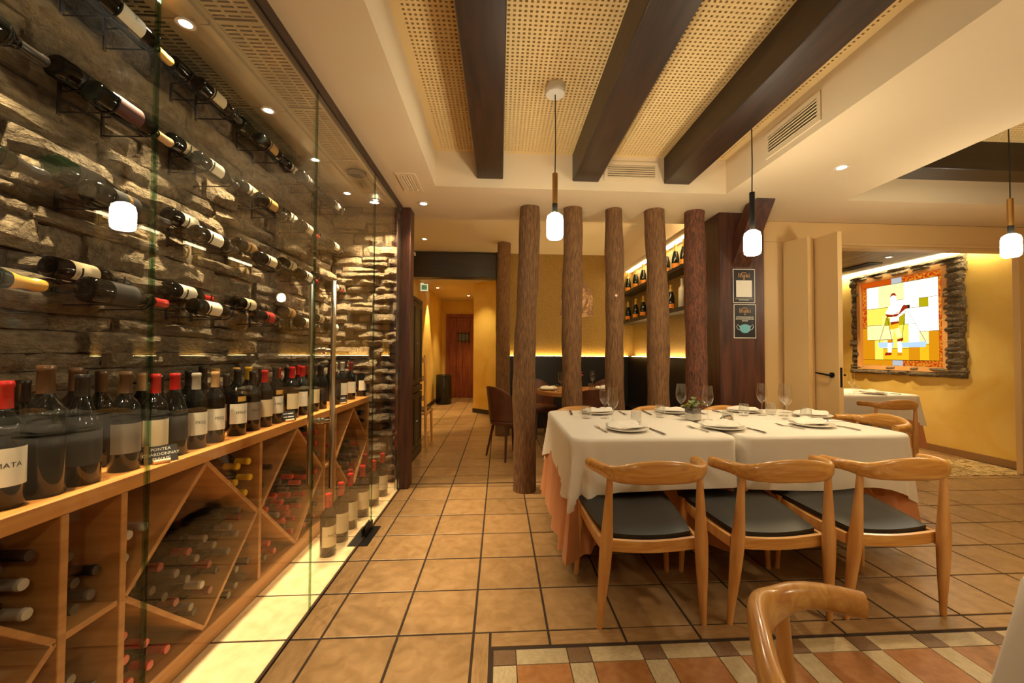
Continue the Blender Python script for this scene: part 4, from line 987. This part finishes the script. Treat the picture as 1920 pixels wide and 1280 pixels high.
# ================================================================== NOOK BEHIND THE TRUNKS
t = thing('banquette', 'black upholstered banquette along the nook walls under the light strip', 'banquette', (1.1, 6.6, 0))
O = Matrix.Translation((-1.1, -6.6, 0))
MB().box(.02, 2.28, 6.74, 6.866, 0, 1.20, O).build('back_panel', M['banq'], t, bevel=.01)
MB().box(2.17, 2.296, 4.02, 6.74, 0, 1.20, O).build('side_panel', M['banq'], t, bevel=.01)
MB().box(1.98, 2.17, 4.3, 6.74, .0, .45, O).build('side_seat', M['banq'], t, bevel=.02)
l = MB().box(.02, 2.20, 6.815, 6.855, 1.202, 1.206).build('led_strip', M['led']); tag(l, 'glowing light strip along the top of the black banquette on the back wall', 'light strip')
l = MB().box(2.245, 2.285, 4.05, 6.75, 1.202, 1.206).build('led_strip', M['led']); tag(l, 'glowing light strip along the side banquette below the bottle shelves', 'light strip')
struct('trim_5', MB().box(2.06, 2.299, 4.1, 6.868, 2.66, ZN - .001), M['plaster'])
l = MB().box(2.18, 2.26, 4.12, 6.85, 2.652, 2.659).build('led_strip', M['led_cove']); tag(l, 'glowing light strip under the ceiling box above the bottle shelves', 'light strip')
l = MB().box(-.5, 2.0, 4.085, 4.11, 2.74, 2.76).build('led_strip', emis('led_nook_fill', (1, .82, .48), 22)); tag(l, 'unseen light strip behind the edge of the low ceiling, added to brighten the nook ceiling', 'light strip')  # unseen glowing strip, added to brighten the nook ceiling
for z, lab in ((2.29, 'upper dark wall shelf carrying champagne bottles'), (1.80, 'lower dark wall shelf with champagne and a clear bottle')):
    s = MB().box(2.10, 2.298, 4.15, 6.86, z - .05, z).build('wall_shelf', M['black_wood'], None, bevel=.004); tag(s, lab, 'shelf')
def nookY(px_): return onX(px_, 560, 2.2).y
for z, row, pxs in ((2.29, 'upper', (1178, 1192, 1206, 1250, 1267, 1283)), (1.80, 'lower', (1178, 1192, 1206, 1258))):
    for k, p in enumerate(pxs):
        bottle('champagne bottle with orange label, %s from the left on the %s nook shelf' % (ORD[k], row), (2.2, nookY(p), z), (0, 0, 3.9), 'champagne', 'gold', 'orange', 1.05, 'champagne bottles on the nook shelves', None, (.03, .085), 'champagne_bottle')
bottle('clear glass bottle at the near end of the lower nook shelf', (2.2, nookY(1279), 1.80), (0, 0, 3.9), 'bordeaux', None, None, 1.2, None, name='clear_bottle', clear=True)
M['clay'] = mat('wicker', lin(150, 112, 74), .7, col2=lin(80, 56, 36), scale=(60, 60, 60))
t = thing('wicker_lamp', 'bell shaped woven lamp hanging over the round nook table', 'lamp', (1.055, 5.5, 1.77))
mb = MB()
for k in range(34):
    z = .46 * k / 33; rr = .222 * (1 - .10 * (k / 33)) if k < 14 else .200 * math.cos((k - 14) / 21 * PI / 2) ** .55 + .02
    mb.tube([(rr * math.cos(a) * (1 + .02 * math.sin(a * 9 + k)), rr * math.sin(a) * (1 + .02 * math.sin(a * 9 + k)), z) for a in [2 * PI * i / 36 for i in range(37)]], .0048, 5, cap=False)
mb.build('woven_shade', M['clay'], t)
MB().tube([(0, 0, .46), (0, 0, ZN - 1.77)], .004, 6).build('cord', M['blackm'], t)
MB().lathe([(0, .14), (.03, .15), (.045, .19), (.03, .24), (0, .26)], 14).build('bulb', emis('wicker_bulb', (1, .75, .42), 50), t)
t = thing('round_table', 'round wooden table in the nook behind the trunks', 'table', (1.05, 5.42, 0))
MB().lathe([(0, .76), (.545, .76), (.55, .755), (.55, .715), (.545, .71), (0, .71)], 48).build('tabletop', M['oak'], t, angle=40)
MB().lathe([(0, 0), (.26, 0), (.26, .015), (.04, .03), (.035, .71), (0, .71)], 24).build('pedestal', M['iron'], t, angle=40)
def shell_chair(x, y, rz, label):
    t = thing('leather_chair', label, 'chair', (x, y, 0), (0, 0, rz), 'brown leather shell chairs')
    nx, nz = 16, 8; vs, fs = [], []
    for s in (0, 1):
        for k in range(nz + 1):
            for i in range(nx + 1):
                u, v = i / nx * 2 - 1, k / nz
                a = u * 1.45; rr = .245 + .02 * v - s * .03
                top = .47 + v * (.40 - .20 * abs(u) ** 2.2) * (1.0)
                vs.append((rr * math.sin(a), .03 - rr * math.cos(a) * (1 + .10 * v) + .02, .46 + (top - .47) ))
    W = nx + 1; n0 = W * (nz + 1)
    for k in range(nz):
        for i in range(nx):
            q = k * W + i; fs.append((q, q + 1, q + W + 1, q + W)); fs.append((n0 + q, n0 + q + W, n0 + q + W + 1, n0 + q + 1))
    rg = [i for i in range(nx)] + [k * W + nx for k in range(nz)] + [nz * W + i for i in range(nx, 0, -1)] + [k * W for k in range(nz, 0, -1)]
    for q in range(len(rg)): fs.append((rg[q], n0 + rg[q], n0 + rg[(q + 1) % len(rg)], rg[(q + 1) % len(rg)]))
    MB().add(vs, fs).build('shell_back', M['leather'], t, angle=60)
    MB().lathe([(0, .39), (.20, .39), (.235, .41), (.245, .44), (.23, .468), (.18, .478), (0, .475)], 28, Matrix.Translation((0, .05, 0))).build('seat_cushion', M['leather'], t, angle=60)
    for sx in (-1, 1):
        for sy in (-1, 1): MB().tube([(sx * .21, .05 + sy * .20, 0), (sx * .14, .05 + sy * .14, .40)], [.011, .018], 10).build('leg', M['walnut'], t)
    return t
shell_chair(.085, 4.90, -1.0, 'brown leather chair left of the round table, half behind the first trunk')
shell_chair(.60, 6.12, PI + .45, 'brown leather chair at the far left of the round table')
shell_chair(1.60, 6.03, PI - .6, 'brown leather chair at the far right of the round table')
shell_chair(1.02, 4.55, .0, 'dark leather chair seen from behind between second and middle trunk')
for k, (x, y) in enumerate([(.80, 5.25), (1.30, 5.60), (.95, 5.75)]): put('wine_glass', GLM, M['crystal'], 'wine glass on the round nook table, %s' % ['near its left rim', 'at its right', 'behind the flowers'][k], 'wine glass', x, y, .7605)
for k, (x, y) in enumerate([(.72, 5.10), (1.22, 5.35)]): put('water_tumbler', TUM, M['crystal_thick'], 'tumbler on the round nook table, %s' % ['beside the left plate', 'at its right'][k], 'tumbler', x, y, .7605)
for k, (x, y) in enumerate([(.66, 5.40), (1.42, 5.45)]):
    put('plate', PLM, M['china'], 'plate on the round nook table, %s' % ['left side', 'right side'][k], 'plate', x, y, .7605); put('napkin', NAPM[k], M['cloth'], 'napkin on the %s plate of the round nook table' % ['left', 'right'][k], 'napkin', x, y, .7815)
put('knife', KNM, M['steel'], 'knife near the left rim of the round nook table', 'knife', .66, 5.16, .7605, 1.2)
t = thing('flower_vase', 'small vase with pink flowers on the round nook table', 'flowers', (1.08, 5.5, .7605))
MB().lathe([(0, 0), (.03, 0), (.035, .05), (.022, .10), (.025, .12)], 16).build('vase', M['crystal_thick'], t)
r = random.Random(9); M['pink'] = mat('pink_petal', lin(196, 70, 84), .6)
for k in range(6):
    a = k * 1.05; p = Vector((.05 * math.cos(a), .05 * math.sin(a), .19 + .02 * (k % 3))); st = MB().tube([(0, 0, .05), p], .002, 5).build('stem', M['leaf'], t)
    MB().lathe([(0, -.012), (.014, -.006), (.02, .006), (.012, .014), (0, .008)], 9, Matrix.Translation(p)).build('flower', M['pink'], st)

# ================================================================== HALLWAY
t = thing('armoire', 'tall dark wooden cabinet with panelled doors beside the cellar post', 'cabinet', (-1.28, 4.86, 0))
MB().box(-.30, .27, -.38, .38, .10, 1.90).build('body', M['black_wood'], t, bevel=.004)
MB().box(-.30, .295, -.395, .395, 0, .10).build('plinth', M['black_wood'], t, bevel=.006)
MB().box(-.30, .295, -.39, .39, .78, .86).build('middle_rail', M['black_wood'], t, bevel=.006)
MB().box(-.30, .295, -.39, .39, 1.86, 1.91).build('cornice', M['black_wood'], t, bevel=.006)
for z0, z1 in ((.12, .77), (.88, 1.85)):
    for y0, y1, ky in ((-.37, -.005, -.03), (.005, .37, .03)):
        d = MB().box(.27, .288, y0, y1, z0, z1).box(.288, .296, y0, y0 + .06, z0, z1).box(.288, .296, y1 - .06, y1, z0, z1).box(.288, .296, y0 + .06, y1 - .06, z0, z0 + .06).box(.288, .296, y0 + .06, y1 - .06, z1 - .06, z1).build('door', M['black_wood'], t, smooth=False)
        MB().lathe([(0, .022), (.009, .018), (.011, .010), (.005, .004), (.005, 0)], 10, Matrix.Translation((.296, ky, (z0 + z1) / 2)) @ Matrix.Rotation(PI / 2, 4, 'Y')).build('knob', M['chrome'], d)
def rush_chair(x, y, rz, label):
    t = thing('ladder_chair', label, 'chair', (x, y, 0), (0, 0, rz))
    for sx in (-1, 1):
        MB().tube([(sx * .20, -.20, 0), (sx * .19, -.20, .45), (sx * .185, -.26, 1.22)], [.016, .02, .013], 8).build('leg', M['chair_leg'], t); MB().tube([(sx * .21, .20, 0), (sx * .20, .19, .44)], [.014, .02], 8).build('leg', M['chair_leg'], t)
    MB().box(-.22, .22, -.21, .22, .43, .475).build('seat', M['chair_leg'], t, bevel=.012); MB().box(-.20, .20, -.19, .20, .475, .49).build('seat_pad', M['seat'], t, bevel=.006)
    for z in (.62, .88, 1.12): MB().box(-.19, .19, -.255 + (.92 - z) * .1, -.235 + (.92 - z) * .1, z, z + .07).build('back_slat', M['chair_leg'], t, bevel=.004)
    return t
rush_chair(-1.16, 5.62, 0, 'wooden high backed chair in the hallway beyond the dark cabinet')
t = thing('waste_bin', 'glossy black cylindrical bin at the end of the hallway', 'bin', (-1.36, 10.05, 0))
MB().lathe([(0, 0), (.185, 0), (.19, .01), (.19, .70), (.18, .715), (.165, .715), (.16, .70), (.155, .60), (0, .60)], 32).build('bin_body', M['black'], t, angle=50)
M['door_red'] = mat('red_brown_door', lin(150, 74, 34), .45, col2=lin(112, 50, 24), scale=(22, 22, 2), detail=5)
d1 = struct('door_1', MB().box(-1.49, -.56, 11.44, 11.499, 2.24, 2.34).box(-1.49, -1.40, 11.44, 11.499, 0, 2.24).box(-.65, -.56, 11.44, 11.499, 0, 2.24), M['door_red'])
for k in range(4):
    p = MB().box(-1.398 + k * .186, -1.398 + k * .186 + .180, 11.455, 11.49, .01, 2.235).build('door_plank', M['door_red'], d1, smooth=False, bevel=.004)
    for z in (.15, .85, 1.55, 2.15):
        for q in (.05, .13): MB().lathe([(0, -.008), (.008, -.004), (.01, 0)], 8, Matrix.Translation((-1.398 + k * .186 + q, 11.455, z)) @ Matrix.Rotation(-PI / 2, 4, 'X')).build('stud', M['iron'], p)
MB().box(-1.13, -.88, 11.44, 11.455, 1.60, 1.78).build('hatch_pane', M['hatch'], d1, smooth=False)
for k in range(4): MB().box(-1.17 + k * .1, -1.155 + k * .1, 11.43, 11.44, 1.52, 1.86).build('hatch_bar', M['iron'], d1, smooth=False)
for z in (1.58, 1.79): MB().box(-1.2, -.82, 11.43, 11.441, z, z + .015).build('hatch_bar', M['iron'], d1, smooth=False)
M['exit_green'] = mat('exit_sign_green', lin(60, 130, 84), .5, emit=(lin(90, 150, 100), .25)); M['exit_face'] = mat('exit_sign_face', lin(222, 222, 190), .5, emit=(lin(222, 222, 180), .3))
t = thing('exit_sign', 'small green emergency exit sign on the left hallway wall', 'sign', (XW, 8.38, 2.52))
MB().box(.0, .06, -.02, .02, .14, .16).box(.0, .15, -.012, .012, 0, .14).build('sign_box', M['exit_face'], t, smooth=False); MB().box(.02, .13, -.0135, -.012, .02, .12).build('green_pictogram', M['exit_green'], t, smooth=False)
MB().box(.035, .055, -.0145, -.0135, .035, .10).box(.07, .12, -.0145, -.0135, .06, .075).build('white_arrow', M['paper'], t, smooth=False)
t = thing('security_camera', 'white dome security camera on the hallway beam', 'camera', (-1.45, 6.76, 2.80))
MB().lathe([(0, .11), (.055, .11), (.06, .06), (.05, .05)], 20).build('housing', M['white_metal'], t); MB().lathe([(.048, .055), (.045, .02), (.03, -.005), (0, -.015)], 20).build('dome', M['blackm'], t)
for k, y in enumerate((7.6, 9.2)): downlight(-1.40, y, ZH, 'small downlight in the hallway ceiling, %s' % ['nearer one', 'farther one'][k], 85, 1.0, .35, (-.02, 0, -1), WARM2)
downlight(-.8, 10.4, ZH, 'small downlight in front of the hallway door', 40, 1.5, .6, (0, 0, -1), WARM2)
downlight(-.6, 8.0, ZH, 'small downlight on the right of the hallway ceiling', 24, 1.6, .7, (0, 0, -1), WARM2)
t = thing('smoke_detector', 'round white detector on the hallway ceiling', 'detector', (-.95, 7.35, ZH))
MB().lathe([(0, -.035), (.05, -.033), (.065, -.02), (.07, 0), (0, 0)], 24).build('detector_body', M['white_metal'], t)

# ================================================================== BACK ROOM: STAINED GLASS
sg = thing('stained_glass', 'backlit stained glass picture framed by rough stones on the yellow wall', 'stained glass', (5.66, 5.37, 1.0))
Y0, Y1, Z0, Z1 = 5.965, 4.80, 1.09, 2.345      # left edge (far), right edge (near), bottom, top
def sgm(name, c, s): return emis('stained_' + name, lin(*c), s * .36)
SG = {'white': sgm('white', (255, 250, 226), 2.6), 'pale': sgm('pale', (250, 246, 214), 1.7), 'cream': sgm('cream', (250, 228, 160), 1.5), 'lemon': sgm('lemon', (248, 226, 90), 1.4), 'yellow': sgm('yellow', (250, 196, 30), 1.2), 'amber': sgm('amber', (246, 160, 20), 1.0), 'orange': sgm('orange', (232, 96, 16), .9), 'red': sgm('red', (206, 62, 24), .7), 'olive': sgm('olive', (214, 196, 20), .9), 'grey': sgm('grey', (206, 210, 214), 1.0), 'blue': sgm('blue', (170, 196, 236), 1.6)}
M['came'] = mat('lead_came', lin(60, 50, 40), .6)
m = bpy.data.materials.new('stained_flame'); m.use_nodes = True; N = m.node_tree.nodes; L = m.node_tree.links; N.remove(N['Principled BSDF'])
tc = N.new('ShaderNodeTexCoord'); tx = N.new('ShaderNodeTexNoise'); tx.inputs['Scale'].default_value = 38; tx.inputs['Detail'].default_value = 3; cr_ = N.new('ShaderNodeValToRGB'); e = N.new('ShaderNodeEmission'); e.inputs[1].default_value = .36
cr_.color_ramp.elements[0].position = .42; cr_.color_ramp.elements[0].color = lin(206, 58, 20); cr_.color_ramp.elements[1].position = .66; cr_.color_ramp.elements[1].color = lin(252, 170, 40)
L.new(tc.outputs['Object'], tx.inputs['Vector']); L.new(tx.outputs['Fac'], cr_.inputs['Fac']); L.new(cr_.outputs[0], e.inputs[0]); L.new(e.outputs[0], N['Material Output'].inputs[0]); SG['flame'] = m
def sgp(u, v, x=0.): return Vector((x, Y0 + (Y1 - Y0) * u - 5.37, Z0 + (Z1 - Z0) * v - 1.0))
def pn(poly, m, x=-.02, name='glass_pane', inset=.0055):
    c = sum((sgp(u, v) for u, v in poly), Vector()) / len(poly); vs = []
    for xx in (x, x + .006):
        for u, v in poly:
            p = sgp(u, v); d = c - p; q = min(inset * .62, abs(d.y) * .5); q2 = min(inset * .62, abs(d.z) * .5); vs.append((xx, p.y + math.copysign(q, d.y), p.z + math.copysign(q2, d.z)))
    n = len(poly); mb = MB().add(vs, [tuple(range(n)), tuple(range(2 * n - 1, n - 1, -1))] + [(i, n + i, n + (i + 1) % n, (i + 1) % n) for i in range(n)])
    return mb.build(name, SG[m], sg, smooth=False)
R4 = lambda u0, u1, v0, v1: [(u0, v0), (u1, v0), (u1, v1), (u0, v1)]
b_, d_ = .065, .935
for p, m in [(R4(0, b_, b_, .45), 'amber'), (R4(0, b_, .45, d_), 'flame'), (R4(0, .40, 0, b_), 'amber'), (R4(.40, .53, 0, b_), 'grey'), (R4(.53, 1, 0, b_), 'flame'), (R4(d_, 1, b_, .5), 'flame'), (R4(d_, 1, .5, d_), 'flame'), (R4(0, .40, d_, 1), 'orange'), (R4(.40, .53, d_, 1), 'grey'), (R4(.53, 1, d_, 1), 'flame')]: pn(p, m)
IN = [(0, .19, .70, 1, 'pale'), (.19, .37, .70, 1, 'cream'), (.37, .56, .78, 1, 'cream'), (.56, .64, .70, 1, 'pale'), (.64, .76, .66, 1, 'pale'), (.76, 1, .77, 1, 'pale'), (0, .37, .47, .70, 'lemon'), (.37, .56, .60, .78, 'white'), (.76, .88, .66, .77, 'olive'), (.88, 1, .36, .77, 'white'), (.56, .76, .46, .66, 'white'), (.76, .88, .36, .66, 'white'), (0, .24, .27, .47, 'cream'), (.24, .40, .27, .60, 'cream'), (.40, .56, .46, .60, 'white'),
      (0, .12, 0, .27, 'amber'), (.12, .25, .0, .27, 'lemon'), (.25, .62, 0, .15, 'yellow'), (.25, .40, .15, .27, 'cream'), (.40, .62, .15, .46, 'lemon'), (.62, .76, .20, .46, 'white'), (.76, .88, .20, .36, 'cream'), (.62, .76, 0, .20, 'amber'), (.76, .88, 0, .20, 'yellow'), (.88, 1, 0, .36, 'amber')]
K = d_ - b_
for u0, u1, v0, v1, m in IN: pn(R4(b_ + u0 * K, b_ + u1 * K, b_ + v0 * K, b_ + v1 * K), m)
Q = lambda pts: [(b_ + u * K, b_ + v * K) for u, v in pts]
FIG = [('red', [(.375, .83), (.40, .875), (.44, .88), (.47, .83), (.45, .84), (.42, .85)]), ('white', [(.38, .83), (.42, .85), (.46, .835), (.465, .77), (.44, .73), (.40, .73), (.375, .77)]), ('white', [(.36, .71), (.49, .72), (.55, .69), (.50, .60), (.37, .60), (.30, .62)]), ('red', [(.30, .61), (.42, .59), (.52, .66), (.57, .71), (.63, .68), (.54, .62), (.46, .565), (.33, .57)]), ('olive', [(.31, .56), (.38, .55), (.37, .46), (.29, .45)]), ('olive', [(.50, .56), (.58, .60), (.58, .46), (.50, .45)]), ('white', [(.37, .56), (.50, .56), (.50, .50), (.37, .50)]), ('red', [(.38, .50), (.50, .52), (.50, .48), (.38, .46)]), ('yellow', [(.36, .46), (.50, .48), (.48, .42), (.36, .40)]),
       ('amber', [(.33, .27), (.40, .27), (.40, .22), (.33, .22)]), ('red', [(.47, .27), (.55, .29), (.55, .25), (.47, .24)]), ('cream', [(.34, .40), (.42, .40), (.40, .28), (.33, .28)]), ('cream', [(.43, .40), (.50, .42), (.54, .30), (.47, .29)]), ('blue', [(.18, .235), (.42, .235), (.40, .165), (.20, .165)]), ('blue', [(.52, .225), (.86, .235), (.84, .165), (.54, .165)]), ('red', [(.30, .10), (.38, .10), (.38, .065), (.28, .06)]), ('amber', [(.47, .10), (.53, .10), (.53, .06), (.47, .06)]), ('white', [(.33, .22), (.39, .22), (.38, .10), (.33, .10)]), ('white', [(.47, .24), (.53, .24), (.53, .10), (.48, .10)])]
for m, p in FIG: pn(Q(p), m, -.030, 'figure_pane', .001)
for a, b in (((.33, .58), (.20, .235)), ((.33, .58), (.40, .235)), ((.60, .67), (.53, .23)), ((.60, .67), (.85, .235))):
    (u0, v0), (u1, v1) = Q([a, b]); MB().tube([sgp(u0, v0, -.03), sgp(u1, v1, -.03)], .0025, 5).build('lead_line', M['came'], sg)
pa, pb = sgp(-.02, -.02, -.010), sgp(1.02, 1.02, -.002)
MB().box(-.012, -.001, pb.y, pa.y, pa.z, pb.z).build('lead_backing', M['came'], sg, smooth=False)
M['jamb'] = mat('painted_reveal', lin(236, 178, 110), .7)
for u0, u1, v0, v1 in ((-.05, 0, -.05, 1.05), (1, 1.05, -.05, 1.05), (0, 1, -.05, 0), (0, 1, 1, 1.05)):
    a, b = sgp(u0, v0), sgp(u1, v1); MB().box(-.06, -.001, min(a.y, b.y), max(a.y, b.y), a.z, b.z).build('reveal', M['jamb'], sg, smooth=False)
r = random.Random(4)
def fstone(y, l, z, h): obj('frame_stone', STN[r.randrange(14)], M['stone'], sg, (-.052 - r.uniform(0, .025), y - 5.37, z - 1.0), (r.uniform(-.05, .05), 0, -PI / 2), (l, .05, h))
for ya, yb in ((6.0, 6.13), (4.59, 4.775)):
    z = 1.06
    while z < 2.38:
        h = r.uniform(.06, .11); fstone((ya + yb) / 2 + r.uniform(-.015, .015), yb - ya + r.uniform(0, .04), z + h / 2, h * 1.03); z += h
for z0, h0, rows in ((2.37, .058, 2), (.965, .062, 2)):
    for q in range(rows):
        y = 4.57
        while y < 6.1:
            l = min(r.uniform(.22, .5), 6.16 - y); fstone(y + l / 2, l * 1.02, z0 + h0 * (q + .5), h0 * 1.1); y += l
l = MB().box(5.56, 5.64, 4.15, 7.4, 2.49, 2.505).build('led_strip', emis('led_room', (1, .82, .45), 12)); tag(l, 'glowing light strip along the top of the yellow back room wall', 'light strip')
downlight(4.75, 5.65, 2.507, 'small downlight in the plank ceiling of the back room', 70); downlight(5.0, 4.9, 2.507, 'second downlight in the plank ceiling, hidden by the door header', 24)
t = thing('air_vent', 'slim dark ceiling vent in the plank ceiling of the back room', 'vent', (5.12, 5.62, 2.506))
MB().box(-.10, .10, -.42, .42, -.012, 0).build('frame', M['iron'], t, smooth=False)
for k in range(3): MB().box(-.07 + k * .05, -.04 + k * .05, -.38, .38, -.016, -.012).build('louvre', M['blackm'], t, smooth=False)
